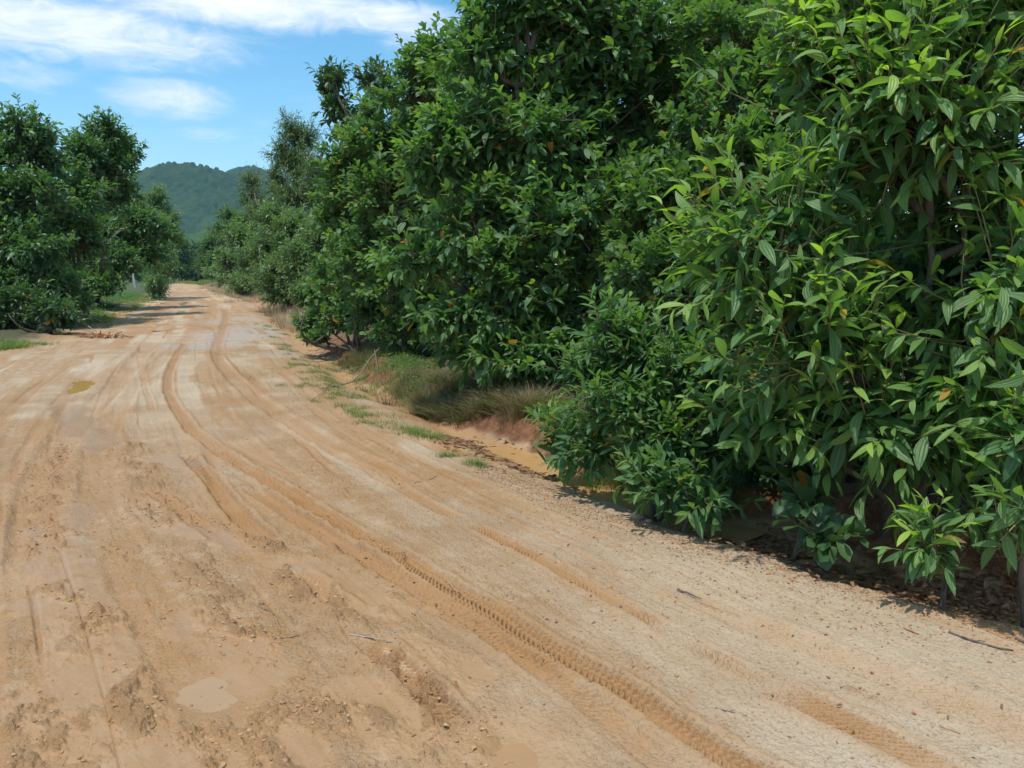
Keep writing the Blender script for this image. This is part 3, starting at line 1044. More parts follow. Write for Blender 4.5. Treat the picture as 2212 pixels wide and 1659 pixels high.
tree('acacia_sapling', 'bright bushy acacia sapling with upright leafy tips at the ditch edge', 'sapling', 1440, 5.25, [
    (1315, 730, 5.4, 75, 60), (1400, 780, 5.4, 120, 70), (1255, 820, 5.5, 65, 55), (1370, 880, 5.3, 150, 85), (1500, 830, 5.3, 130, 110), (1450, 980, 5.1, 140, 85),
    (1280, 960, 5.6, 95, 60), (1560, 960, 5.1, 130, 100)], 'sapling', 'mid', 1.0, .022, stems=3, spread=.12, fork=.4, twig_r=.003, updir=.75)
tree('acacia_seedling', 'small acacia seedling with dark upright leaves on the eroded clay bank', 'seedling', 1225, 6.35, [
    (1215, 965, 6.1, 52, 42), (1222, 1000, 6.15, 42, 26)], 'sapling', 'mid', .9, .005, twig_r=.003, scale=1.25, updir=.9, fork=.9)
tree('acacia_seedling', 'spreading acacia seedling lying over the stony road edge', 'seedling', 1490, 4.75, [
    (1450, 1065, 4.72, 100, 45), (1530, 1095, 4.62, 60, 38), (1385, 1040, 4.9, 55, 40)], 'sapling', 'mid', .95, .012, twig_r=.003, scale=1.1, updir=.35, fork=.8, stems=2)
tree('cashew_seedling', 'cashew seedling with broad dark rounded leaves in the deep shade', 'seedling', 1740, 4.35, [
    (1740, 1080, 4.35, 75, 60), (1770, 1165, 4.1, 38, 30)], 'cashew', 'dark', .6, .012, twig_r=.004, scale=1.15, updir=.3, fork=.8)
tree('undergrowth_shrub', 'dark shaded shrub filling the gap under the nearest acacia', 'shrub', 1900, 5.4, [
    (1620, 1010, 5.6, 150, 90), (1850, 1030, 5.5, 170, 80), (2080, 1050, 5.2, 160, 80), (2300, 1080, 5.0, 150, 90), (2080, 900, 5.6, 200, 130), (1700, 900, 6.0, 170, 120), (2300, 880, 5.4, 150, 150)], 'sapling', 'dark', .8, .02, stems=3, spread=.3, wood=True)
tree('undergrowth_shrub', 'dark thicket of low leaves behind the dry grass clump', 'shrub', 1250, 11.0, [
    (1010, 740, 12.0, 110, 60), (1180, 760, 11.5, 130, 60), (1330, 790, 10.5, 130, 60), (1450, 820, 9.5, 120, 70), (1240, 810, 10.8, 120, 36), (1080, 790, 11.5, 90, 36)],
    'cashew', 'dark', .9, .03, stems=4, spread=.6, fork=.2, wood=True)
# --- the middle acacia
tree('acacia_tree', 'tall full acacia with broad bright leaves standing behind the dry grass clump', 'tree', 1140, 9.3, [
    (1150, -40, 9.5, 150, 170), (1330, 60, 9.6, 200, 170), (1060, 130, 9.3, 95, 110), (1130, 280, 9.2, 190, 150), (960, 330, 9.3, 90, 90), (1010, 470, 9.1, 130, 110),
    (900, 560, 9.1, 80, 70), (1090, 620, 8.9, 140, 110), (1270, 480, 9.0, 200, 180), (1420, 280, 9.8, 150, 170), (1270, 690, 8.9, 150, 100), (1110, 775, 8.7, 115, 60), (1190, 780, 8.8, 110, 60), (1020, 760, 9.2, 70, 45),
    (1200, -250, 9.8, 200, 150), (980, 680, 9.0, 100, 60), (1220, 250, 10.4, 260, 330)], 'mid', 'mid', 1.0, .075, stems=2, fork=.3)
tree('cashew_tree', 'round leaved cashew tree with bare twiggy base between the two big acacias', 'tree', 1480, 8.2, [
    (1560, 250, 8.6, 140, 140), (1480, 440, 8.2, 140, 130), (1430, 600, 7.8, 140, 90), (1620, 110, 9.0, 150, 120), (1620, 420, 7.8, 140, 170), (1540, 640, 7.8, 130, 110),
    (1380, 560, 8.4, 100, 110), (1720, 300, 8.6, 160, 200), (1640, 560, 7.6, 110, 120), (1800, 620, 8.0, 200, 250)], 'cashew', 'cashew', 1.0, .035, topf=.2, stems=3, spread=.35, fork=.25)
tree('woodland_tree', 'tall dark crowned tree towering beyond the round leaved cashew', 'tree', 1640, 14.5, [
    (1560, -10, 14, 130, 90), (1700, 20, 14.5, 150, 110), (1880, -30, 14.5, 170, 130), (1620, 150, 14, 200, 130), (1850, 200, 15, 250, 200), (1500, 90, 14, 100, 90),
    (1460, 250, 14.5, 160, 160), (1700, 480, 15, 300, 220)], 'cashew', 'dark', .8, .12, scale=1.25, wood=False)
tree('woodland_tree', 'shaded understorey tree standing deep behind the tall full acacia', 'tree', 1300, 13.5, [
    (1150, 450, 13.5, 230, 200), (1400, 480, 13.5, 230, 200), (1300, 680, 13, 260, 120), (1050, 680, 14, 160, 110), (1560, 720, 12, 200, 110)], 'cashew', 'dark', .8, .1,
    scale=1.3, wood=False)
# --- the cashew row by the bend
tree('cashew_tree', 'cashew tree with pale grey twigs leaning over the bend of the road', 'tree', 850, 14.5, [
    (905, 200, 13.5, 95, 90), (850, 300, 13.8, 110, 90), (780, 330, 14.4, 90, 70), (760, 420, 14.6, 95, 80), (850, 440, 13.6, 110, 110), (800, 540, 14, 110, 90),
    (960, 150, 13.3, 80, 75), (730, 480, 15, 60, 60), (880, 600, 13.5, 110, 90), (770, 600, 14.5, 90, 60)], 'cashew', 'cashew', .95, .08, scale=1.1, stems=3, spread=.4)
tree('cashew_shrub', 'low spreading cashew shrub with yellow green tips touching the ditch', 'shrub', 755, 15.6, [
    (705, 640, 16, 60, 48), (670, 700, 16.3, 38, 34), (745, 690, 15.6, 60, 45), (810, 680, 15, 70, 50), (870, 720, 13.5, 80, 40), (700, 735, 15.8, 40, 20)],
    'cashew', 'cashew', .95, .04, scale=1.1, stems=4, spread=.5, fork=.2)
tree('woodland_tree', 'dark leaved slender tree rising with open top beyond the bend', 'tree', 790, 27, [
    (712, 175, 27, 36, 34), (735, 235, 27, 45, 40), (800, 180, 27, 34, 40), (770, 290, 27, 60, 45), (840, 200, 26, 50, 50), (820, 330, 26, 90, 80), (700, 200, 27.5, 25, 25),
    (760, 420, 26, 90, 80)], 'left', 'dark', .62, .14, scale=1.15, stems=2, twig_r=.008)
tree('feathery_tree', 'tall wispy tree with fine grey green foliage beside the cashew row', 'tree', 640, 36, [
    (632, 285, 36, 36, 36), (612, 330, 36, 36, 34), (660, 300, 36, 34, 40), (640, 360, 36, 60, 50), (600, 400, 37, 40, 40), (650, 430, 35, 70, 55), (690, 380, 34, 40, 60)],
    'feather', 'feather', .8, .13, twig_r=.008)
tree('feathery_tree', 'shorter rounded wispy tree at the side of the hill gap', 'tree', 560, 52, [
    (545, 395, 52, 26, 24), (540, 430, 52, 34, 28), (570, 460, 50, 45, 35), (590, 520, 50, 40, 40)], 'feather', 'feather', .9, .13, scale=1.2, twig_r=.01)
tree('roadside_tree', 'pale green bushy acacia standing over the dry pink grass', 'tree', 630, 32, [
    (600, 475, 32, 48, 34), (640, 500, 31, 60, 50), (575, 540, 33, 48, 45), (660, 570, 29, 65, 55), (600, 590, 31, 55, 42), (700, 520, 28, 55, 70), (700, 610, 27, 50, 35), (620, 625, 31, 60, 26), (575, 615, 33, 40, 22), (670, 635, 28, 50, 24), (620, 648, 31, 55, 22), (680, 660, 28, 40, 22)],
    'pale', 'pale', 1.0, .10, twig_r=.006, scale=.9)
tree('roadside_tree', 'mid green tree farther along the road beside the pale bushy acacia', 'tree', 520, 56, [
    (520, 520, 56, 36, 36), (545, 560, 52, 40, 40), (500, 570, 58, 40, 34), (470, 592, 70, 30, 18), (540, 480, 58, 34, 30), (500, 600, 60, 34, 16), (540, 600, 55, 34, 20), (520, 612, 54, 34, 13), (485, 608, 66, 26, 12), (525, 624, 56, 34, 13)], 'far', 'pale', 1.0, .12, scale=.75, twig_r=.01)
tree('roadside_tree', 'rounded dark green tree just past the gap under the hill', 'tree', 485, 85, [
    (495, 465, 85, 24, 22), (480, 500, 88, 30, 24), (510, 500, 82, 30, 26), (460, 530, 95, 34, 26), (480, 570, 85, 34, 30), (445, 575, 95, 24, 24)], 'far', 'far', 1.0, .14, wood=False)
# --- the end of the road
for (u, Y, bl, lb) in (
        (430, 150, [(430, 545, 150, 34, 24), (415, 580, 150, 34, 24), (450, 560, 145, 34, 34), (430, 592, 148, 40, 14), (460, 596, 148, 24, 12), (432, 600, 142, 40, 9)], 'dark dense tree closing off the far end of the road'),
        (392, 140, [(388, 530, 140, 22, 22), (392, 570, 140, 22, 28), (386, 594, 140, 20, 14)], 'leafy tree at the far end between the post and the road'),
        (520, 130, [(520, 530, 130, 60, 30), (600, 540, 130, 60, 50), (500, 585, 130, 50, 20), (590, 585, 130, 70, 20), (700, 570, 120, 80, 40)], 'distant tree mostly hidden beyond the mid green roadside tree'),
        (340, 120, [(330, 540, 120, 50, 45), (280, 520, 120, 60, 50), (200, 520, 120, 70, 60), (300, 590, 120, 50, 18), (200, 585, 120, 70, 22), (100, 560, 120, 80, 50)], 'distant tree mostly hidden beyond the light topped tree')):
    tree('woodland_tree', lb, 'tree', u, Y, bl, 'far', 'dark' if u == 430 else 'far', 1.0, .18, wood=False, scale=1.35)
# --- west side
tree('acacia_tree', 'tall leafy acacia whose crown is highest on the verge across the road', 'tree', 70, 23.5, [
    (70, 440, 24.5, 90, 70), (0, 480, 24.5, 80, 70), (110, 500, 24.5, 60, 60),
    (60, 285, 23.5, 62, 55), (15, 330, 23.5, 60, 60), (105, 350, 24, 55, 50), (40, 430, 23, 95, 75), (50, 540, 22.5, 110, 80), (20, 630, 22, 90, 55), (-90, 400, 23, 90, 130),
    (-90, 580, 22, 90, 110), (100, 620, 22.5, 70, 55)], 'left', 'left', 1.0, .10, stems=2, twig_r=.006)
tree('acacia_tree', 'dark leaved acacia with a rounded top next to the highest one across the road', 'tree', 140, 27, [
    (225, 295, 29, 55, 44), (180, 330, 28, 50, 40), (272, 330, 30, 36, 42), (215, 380, 29, 80, 60), (160, 430, 26, 80, 70), (250, 420, 30, 50, 40), (160, 520, 25, 85, 70)],
    'left', 'left', 1.0, .10, twig_r=.006)
tree('acacia_tree', 'lower acacia whose leafy limb reaches out above the green verge grass', 'tree', 205, 35, [
    (215, 490, 35, 75, 46), (290, 490, 36, 68, 42), (340, 500, 37, 38, 36), (220, 560, 34, 85, 44), (310, 545, 36, 58, 30), (170, 620, 33, 70, 42), (220, 620, 33, 55, 30),
    (110, 600, 24, 60, 50), (150, 655, 23, 60, 34), (130, 685, 22, 45, 24)],
    'left', 'left', 1.0, .09, twig_r=.006)
tree('verge_shrub', 'dark shrub with trailing leaves at the foot of the tallest verge acacia', 'shrub', 90, 20.5, [
    (40, 660, 20.5, 60, 40), (110, 680, 20, 60, 32), (150, 698, 20.5, 36, 18), (-40, 665, 20, 60, 44), (20, 700, 20.5, 60, 20)], 'left', 'dark', .8, .04, stems=3, spread=.5, fork=.3, scale=.8)
tree('roadside_tree', 'light topped tree beyond the leafy limb next to the white post', 'tree', 330, 48, [
    (338, 432, 50, 26, 26), (300, 455, 50, 32, 34), (292, 510, 50, 40, 40), (365, 470, 50, 24, 30), (372, 520, 50, 20, 34), (318, 480, 50, 44, 34), (352, 500, 48, 28, 34), (345, 555, 46, 36, 42), (322, 550, 48, 30, 36), (368, 585, 50, 18, 26), (340, 600, 50, 30, 18), (338, 614, 47, 26, 14), (338, 632, 47, 28, 13)], 'pale', 'pale', 1.0, .12,
    scale=1.1, twig_r=.008)
tree('roadside_tree', 'low dark bush beside the white post on the verge', 'shrub', 310, 62, [
    (326, 594, 62, 20, 18), (345, 600, 66, 22, 14)], 'far', 'far', 1.0, .08, scale=.6, wood=False)
tree('woodland_tree', 'shaded tree in the thicket beyond the two highest verge acacias', 'tree', 90, 34, [
    (60, 560, 34, 110, 60), (180, 590, 36, 80, 40), (-60, 560, 33, 110, 70), (215, 600, 38, 45, 30), (30, 620, 33, 90, 30)], 'far', 'dark', 1.0, .12, wood=False, scale=.9)
tree('woodland_tree', 'shaded tree in the thicket beyond the leaning cashew', 'tree', 900, 24, [
    (880, 400, 24, 160, 130), (1000, 500, 22, 170, 140), (860, 600, 22, 150, 80), (760, 600, 25, 60, 50), (1000, 650, 20, 150, 80)], 'far', 'dark', .9, .12, wood=False, scale=.8)
print('trees done')


# ------------------------------------------------------------------ hills
def cells(x, y, s, seed=0):
    """rounded tree crowns: 1 at the crown centre, 0 between crowns"""
    gx_, gy_ = x / s, y / s
    ix, iy = np.floor(gx_).astype(np.int64), np.floor(gy_).astype(np.int64)
    best = np.full(x.shape, 9.0)
    bid = np.zeros(x.shape)
    for a in (-1, 0, 1):
        for b in (-1, 0, 1):
            jx, jy = ix + a, iy + b
            cx = jx + .5 + (_h(jx, jy, seed + 1) - .5) * .8
            cy_ = jy + .5 + (_h(jx, jy, seed + 2) - .5) * .8
            rad_ = .75 + .5 * _h(jx, jy, seed + 3)
            d = np.hypot(gx_ - cx, gy_ - cy_) / rad_
            m = d < best
            best = np.where(m, d, best)
            bid = np.where(m, _h(jx, jy, seed + 4), bid)
    return np.sqrt(np.clip(1 - best * best * 1.05, 0, 1)), bid


def hill_mat(name, ca, cb, cc):
    m, nt, b, out = new_mat(name)
    idn, ht = attr(nt, 'cid'), attr(nt, 'crown')
    geo = N(nt, 'ShaderNodeNewGeometry')
    c = mix_col(nt, idn, ca, cb)
    c = mix_col(nt, ramp(nt, noise(nt, geo.outputs['Position'], .018, 4, .6), .5, .68), c, cc)
    c = mix_col(nt, math_node(nt, 'MULTIPLY', noise(nt, geo.outputs['Position'], .5, 3, .7), .5), c, ca)
    nt.links.new(c, b.inputs['Base Color'])
    b.inputs['Roughness'].default_value = .95
    b.inputs['Specular IOR Level'].default_value = .1
    bp = N(nt, 'ShaderNodeBump')
    bp.inputs['Strength'].default_value = .8
    bp.inputs['Distance'].default_value = 1.5
    nt.links.new(noise(nt, geo.outputs['Position'], .9, 4, .7), bp.inputs['Height'])
    nt.links.new(bp.outputs[0], b.inputs['Normal'])
    return m


def hill(label, x0, x1, y0, y1, st, peaks, mat, crown=10, amp=7):
    xs, ys = np.arange(x0, x1, st), np.arange(y0, y1, st)
    X, Y = np.meshgrid(xs, ys)
    X, Y = X.ravel(), Y.ravel()
    H = np.zeros_like(X)
    for (cx, cy_, sx, sy, hh) in peaks:
        H = np.maximum(H, 0) + 0
        H = np.log(np.exp(H / 14) + np.exp(hh * np.exp(-((X - cx) / sx) ** 2 - ((Y - cy_) / sy) ** 2) / 14) - 1) * 14
    H *= .95 + .1 * fbm(X, Y, .006, 3, 101)
    H += (fbm(X, Y, .012, 3, 105) - .5) * 9 * np.clip(H / 60, 0, 1)
    cr, cid = cells(X, Y, crown, 7)
    cr2, _ = cells(X + 31, Y - 17, crown * .45, 21)
    big = 1 + .5 * (cid > .95)
    Z = H + cr * amp * (.6 + .8 * cid) * big + cr2 * amp * .3 - 2
    nx, ny = len(xs), len(ys)
    I = np.arange(nx * ny).reshape(ny, nx)
    qq = np.stack([I[:-1, :-1], I[:-1, 1:], I[1:, 1:], I[1:, :-1]], -1).reshape(-1, 4)
    o = mesh_obj('hill', np.stack([X, Y, Z], -1), qq, mat, attrs=dict(cid=cid, crown=cr))
    tag(o, label, None, None, 'structure')


def hx(U, Y):
    return (U - CU) / F * Y


def hz(V, Y):
    return CAMH + (590 - V) / F * Y


MH = hill_mat('forest_hill', (.014, .042, .018), (.046, .090, .030), (.052, .098, .036))
MH2 = hill_mat('plantation_hill', (.045, .095, .030), (.075, .135, .040), (.060, .120, .038))
hill('forested hill rising beyond the end of the road', hx(60, 1250), hx(760, 1250), 880, 1340, 1.9,
     [(hx(425, 1250), 1260, 225, 200, hz(362, 1250)), (hx(290, 1250), 1230, 120, 130, hz(400, 1250) * .35)], MH, 6.5, 4.2)
hill('second forested hill with a domed top behind the first', hx(420, 1750), hx(900, 1750), 1540, 1840, 2.6,
     [(hx(556, 1750), 1740, 190, 170, hz(373, 1750)), (hx(760, 1750), 1760, 170, 170, hz(400, 1750))], MH, 8, 4.5)
hill('low light green wooded rise at the foot of the hill', hx(200, 700), hx(800, 700), 560, 860, 1.8,
     [(hx(380, 700), 740, 170, 110, hz(520, 700)), (hx(520, 700), 730, 90, 110, hz(530, 700))], MH2, 6, 3.2)


# ------------------------------------------------------------------ grass
def blades(name, label, spots, n, hgt, wdt, mat, spread_, lean=.35, kind='stuff', seg=4):
    """spots: (x, y) tuft centres"""
    spots = np.asarray(spots)
    k = rng.integers(0, len(spots), n)
    c = spots[k] + rng.normal(0, 1, (n, 2)) * spread_
    z, _ = ground(c[:, 0], c[:, 1])
    az_ = rng.uniform(0, 6.28, n)
    L = hgt * rng.uniform(.45, 1.15, n)
    ln_ = np.abs(rng.normal(lean, .25, n))
    out_ = np.stack([np.cos(az_), np.sin(az_), np.zeros(n)], -1)
    # blades lean away from the tuft centre
    rel = c - spots[k]
    out_[:, :2] = nrm(out_[:, :2] * .6 + rel / (spread_ + 1e-6) * .8)
    side = np.stack([-out_[:, 1], out_[:, 0], np.zeros(n)], -1)
    side = nrm(side + rng.normal(0, .4, side.shape))
    t = np.linspace(0, 1, seg)
    P = np.zeros((n, seg, 3))
    P[..., 0] = c[:, 0, None] + out_[:, 0, None] * (ln_ * L)[:, None] * t[None] ** 1.7
    P[..., 1] = c[:, 1, None] + out_[:, 1, None] * (ln_ * L)[:, None] * t[None] ** 1.7
    P[..., 2] = z[:, None] - .01 + L[:, None] * (t[None] - .35 * np.minimum(ln_, 1.5)[:, None] * t[None] ** 2)
    wv = wdt * rng.uniform(.6, 1.3, n)[:, None] * (1 - .85 * t[None] ** 1.5) * .5
    A = P - side[:, None] * wv[..., None]
    B = P + side[:, None] * wv[..., None]
    V = np.stack([A, B], 2).reshape(-1, 3)
    m = seg * 2
    q0 = np.array([(2 * i, 2 * i + 1, 2 * i + 3, 2 * i + 2) for i in range(seg - 1)])
    q = (np.arange(n)[:, None, None] * m + q0[None]).reshape(-1, 4)
    rep = lambda v: np.repeat(v, m)
    o = mesh_obj(name, V, q, mat, attrs=dict(rnd=rep(rng.random(n)), age=np.tile(np.repeat(t, 2), n) * .6, old=rep((rng.random(n) < .12) * .7), lat=np.zeros(n * m)))
    tag(o, label, None, None, kind)
    return o


def along(px, n, sp):
    P = smooth_line(pline(px), 1)
    seg = np.linalg.norm(np.diff(P, axis=0), axis=1)
    s = np.concatenate([[0], np.cumsum(seg)])
    t = rng.uniform(0, s[-1], n)
    pts = np.stack([np.interp(t, s, P[:, 0]), np.interp(t, s, P[:, 1])], -1)
    return pts + rng.normal(0, sp, pts.shape)


MG = leaf_material('green_grass', (.060, .120, .028), (.11, .185, .045), (.20, .27, .08), .3, .55, .3, dead=(.36, .28, .15))
MD = leaf_material('dry_grass', (.15, .125, .065), (.27, .22, .13), (.36, .30, .19), .25, .6, .2, dead=(.30, .17, .10))
MO = leaf_material('olive_grass', (.055, .065, .030), (.125, .115, .060), (.20, .19, .09), .25, .6, .2, dead=(.30, .20, .11))
MP = leaf_material('pinkish_dry_grass', (.28, .20, .15), (.40, .31, .24), (.48, .40, .31), .25, .7, .1, dead=(.36, .22, .14))
blades('grass', 'sparse green grass along the ditch edge of the road', np.vstack([
    along([(640, 770), (690, 800), (735, 850)], 40, .16), along([(745, 885), (800, 905), (870, 925), (950, 945)], 34, .08),
    along([(560, 700), (600, 712), (640, 760)], 30, .2), along([(640, 830), (700, 845), (760, 870)], 14, .2)]), 9000, .085, .0035, MG, .055, .6)
blades('grass', 'two thin grass tufts by the bend of the ditch water', np.vstack([along([(955, 985), (985, 985)], 4, .03), along([(1025, 1000), (1052, 1010)], 6, .03)]), 620, .085, .003, MG, .03, .6)
blades('grass', 'fine scattered grass blades on the crusted road shoulder', np.vstack([along([(530, 750), (570, 800), (620, 850), (700, 880)], 30, .4), along([(540, 700), (600, 740)], 20, .3)]),
       1600, .06, .004, MG, .12, .6)
blades('grass', 'bright green verge grass across the road', np.vstack([
    along([(200, 690), (240, 672), (290, 655), (330, 638)], 120, .55), along([(170, 668), (230, 655), (290, 640)], 110, .6), along([(-60, 760), (0, 750), (60, 742)], 60, .3),
    along([(190, 705), (215, 690), (235, 682)], 40, .22)]), 26000, .13, .010, MG, .13, .5)
blades('grass', 'green weeds and grass on the bank under the cashew shrub', np.vstack([along([(740, 770), (800, 800), (870, 835), (930, 870)], 60, .16), along([(830, 780), (900, 820)], 40, .25)]),
       6500, .13, .005, MG, .07, .5)
blades('grass', 'dark olive grass on the bank above the ditch', np.vstack([along([(755, 765), (790, 790)], 16, .15), along([(1280, 960), (1330, 1000)], 14, .10), along([(850, 830), (890, 850)], 10, .12)]),
       5000, .24, .004, MO, .07, .55)
blades('dry_grass', 'tall dull dry grass clump under the tall full acacia', np.vstack([along([(905, 862), (980, 885), (1080, 905)], 24, .08), along([(930, 845), (1040, 870), (1150, 880)], 24, .14),
                                                                             along([(1090, 905), (1180, 925)], 12, .08)]), 7500, .30, .006, MO, .07, .9)
blades('dry_grass', 'straw coloured grass on the eroded clay bank', np.vstack([along([(1285, 1000), (1325, 1010)], 6, .05), along([(1100, 905), (1170, 925)], 8, .08)]), 2200, .28, .003, MD, .05, .6)
blades('grass', 'fine green grass at the foot of the bushy sapling', np.vstack([along([(1340, 1015), (1420, 1040), (1560, 1075)], 24, .10), along([(1380, 1000), (1640, 1060)], 24, .12)]),
       9000, .22, .0035, MG, .06, .6)
blades('dry_grass', 'pinkish dry grass strip at the foot of the pale bushy acacia', np.vstack([
    along([(460, 620), (500, 632), (560, 650)], 130, .8), along([(480, 616), (540, 630)], 110, 1.0), along([(600, 668), (640, 690), (670, 712)], 90, .35), along([(610, 655), (660, 680)], 70, .5)]),
    24000, .36, .014, MP, .18, .4)
blades('grass', 'low green growth crossing the far end of the road', along([(372, 611), (400, 609), (440, 610), (470, 614)], 160, 1.6), 9000, .35, .05, MG, .5, .5)


# ------------------------------------------------------------------ ground cover leaves, litter, pebbles
def scatter_leaves(name, label, spots, n, L, ratio, mat, spread_, zoff=.01, lift=.2, ns=4, kind='acacia', old=0.0):
    spots = np.asarray(spots)
    k = rng.integers(0, len(spots), n)
    c = spots[k] + rng.normal(0, 1, (n, 2)) * spread_
    z, _ = ground(c[:, 0], c[:, 1])
    P = np.column_stack([c, z + zoff + np.abs(rng.normal(0, 1, n)) * lift])
    a = rng.uniform(0, 6.28, n)
    D = np.column_stack([np.cos(a), np.sin(a), rng.normal(.1 if lift > .02 else .02, .25 if lift > .02 else .06, n)])
    v, q, at = leaf_batch(P, D, L * rng.uniform(.6, 1.2, n), np.full(n, ratio), kind, ns, rng.random(n) * .5, rng.random(n), np.full(n, old) * (rng.random(n) < .5), .15)
    o = mesh_obj(name, v, q, mat, attrs=at)
    tag(o, label, None, None, 'stuff')


ML = leaf_material('fallen_leaf', (.10, .055, .030), (.23, .135, .075), (.34, .24, .15), .1, .7, .3, dead=(.33, .12, .05))
MWD = leaf_material('weed_leaf', (.030, .095, .020), (.075, .18, .035), (.13, .26, .05), .3, .45, .4)
scatter_leaves('leaf_litter', 'brown fallen leaves on the shaded soil under the acacias', np.vstack([
    along([(1000, 850), (1200, 880), (1350, 900)], 60, .35), along([(1000, 930), (1100, 975), (1180, 1000)], 20, .12), along([(1560, 1120), (1750, 1170), (2000, 1220), (2200, 1270)], 50, .12),
    along([(700, 740), (760, 770)], 10, .3), along([(1150, 820), (1400, 850)], 60, .5)]), 7000, .075, .35, ML, .12, .004, .008, 4, 'acacia', .25)
scatter_leaves('leaf_litter', 'few dry leaf scraps strewn on the open sand', along([(1000, 1100), (1600, 1250), (2100, 1380), (1500, 1500), (900, 1300), (600, 1500), (500, 1250)], 90, .5),
               210, .022, .4, ML, .3, .003, .002, 4, 'acacia', 1)
scatter_leaves('weeds', 'low green broadleaf weeds on the bank under the cashew', np.vstack([along([(830, 790), (900, 820), (960, 850)], 30, .2), along([(1180, 925), (1230, 950)], 8, .08)]),
               3000, .035, .6, MWD, .10, .02, .06, 3, 'round')
scatter_leaves('weeds', 'low green creepers across the road under the leafy limb', np.vstack([along([(130, 690), (200, 660), (280, 640)], 60, .6), along([(-100, 700), (60, 705), (150, 700)], 50, .5)]),
               6000, .10, .6, MWD, .3, .03, .12, 3, 'round')

ico_v = np.array([(0, 0, 1), (.894, 0, .447), (.276, .851, .447), (-.724, .526, .447), (-.724, -.526, .447), (.276, -.851, .447),
                  (.724, .526, -.447), (-.276, .851, -.447), (-.894, 0, -.447), (-.276, -.851, -.447), (.724, -.526, -.447), (0, 0, -1)])
ico_f = np.array([(0, 1, 2), (0, 2, 3), (0, 3, 4), (0, 4, 5), (0, 5, 1), (1, 6, 2), (2, 7, 3), (3, 8, 4), (4, 9, 5), (5, 10, 1),
                  (2, 6, 7), (3, 7, 8), (4, 8, 9), (5, 9, 10), (1, 10, 6), (11, 7, 6), (11, 8, 7), (11, 9, 8), (11, 10, 9), (11, 6, 10)])


def stones(name, label, pts, smin, smax, mat, flat=.7, sink=.3, power=3.0):
    n = len(pts)
    z, _ = ground(pts[:, 0], pts[:, 1])
    s = smin + (smax - smin) * rng.random(n) ** power
    V = ico_v[None] * (1 + rng.normal(0, .22, (n, 12, 1)))
    V = V * s[:, None, None] * np.stack([rng.uniform(.7, 1.3, n), rng.uniform(.7, 1.3, n), np.full(n, flat)], -1)[:, None]
    a = rng.uniform(0, 6.28, n)
    ca, sa = np.cos(a)[:, None], np.sin(a)[:, None]
    V = np.stack([V[..., 0] * ca - V[..., 1] * sa, V[..., 0] * sa + V[..., 1] * ca, V[..., 2]], -1)
    V = V + np.column_stack([pts, z + s * flat * (1 - sink * 2)])[:, None]
    f = (np.arange(n)[:, None, None] * 12 + ico_f[None]).reshape(-1, 3)
    o = mesh_obj(name, V.reshape(-1, 3), f, mat, attrs=dict(rnd=np.repeat(rng.random(n), 12)), smooth=False)
    tag(o, label, None, None, 'stuff')


def speck_mat(name, a, b_, c_):
    m, nt, b, out = new_mat(name)
    rn = attr(nt, 'rnd')
    c = mix_col(nt, ramp(nt, rn, 0, .6), a, b_)
    c = mix_col(nt, ramp(nt, rn, .75, .95), c, c_)
    nt.links.new(c, b.inputs['Base Color'])
    b.inputs['Roughness'].default_value = .8
    return m


MPB = speck_mat('pebble', (.20, .10, .045), (.34, .19, .09), (.42, .30, .19))
MCL = speck_mat('mud_crumb', (.27, .15, .066), (.37, .22, .10), (.42, .27, .15))
gp = np.vstack([along([(1040, 1010), (1200, 1080), (1350, 1130), (1550, 1190), (1800, 1260), (2212, 1350), (2500, 1430)], 6000, .09),
                along([(1250, 1110), (1500, 1210), (1750, 1290), (2212, 1400)], 1300, .2),
                along([(1080, 985), (1300, 1040)], 300, .05)])
stones('gravel', 'orange brown gravel washed along the ditch edge', gp, .002, .0075, MPB)
sp_ = np.stack([rng.uniform(-4.5, 4.5, 9000), rng.uniform(2.0, 9, 9000)], -1)
keep = (np.abs(sp_[:, 0]) < sp_[:, 1] * .72) & (fbm(sp_[:, 0], sp_[:, 1], 1.2, 3, 5) > .46)
stones('grit', 'small crumbs and grit scattered over the road', sp_[keep], .002, .008, MCL, power=4)
cp_ = []
for P, wd, st in CLODS:
    Ls = np.linalg.norm(np.diff(P, axis=0), axis=1).sum()
    k = int(300 * st * Ls * (wd / .08)) + 6
    t = rng.random(k) * (len(P) - 1)
    i = t.astype(int)
    cp_.append(P[i] + (P[i + 1] - P[i]) * (t - i)[:, None] + rng.normal(0, wd * .8, (k, 2)))
cp_ = np.vstack(cp_)
stones('mud_clods', 'broken clods of wet mud thrown up beside the ruts', cp_, .0015, .010, MCL, .6, .4, 4.0)
del cp_, gp, sp_


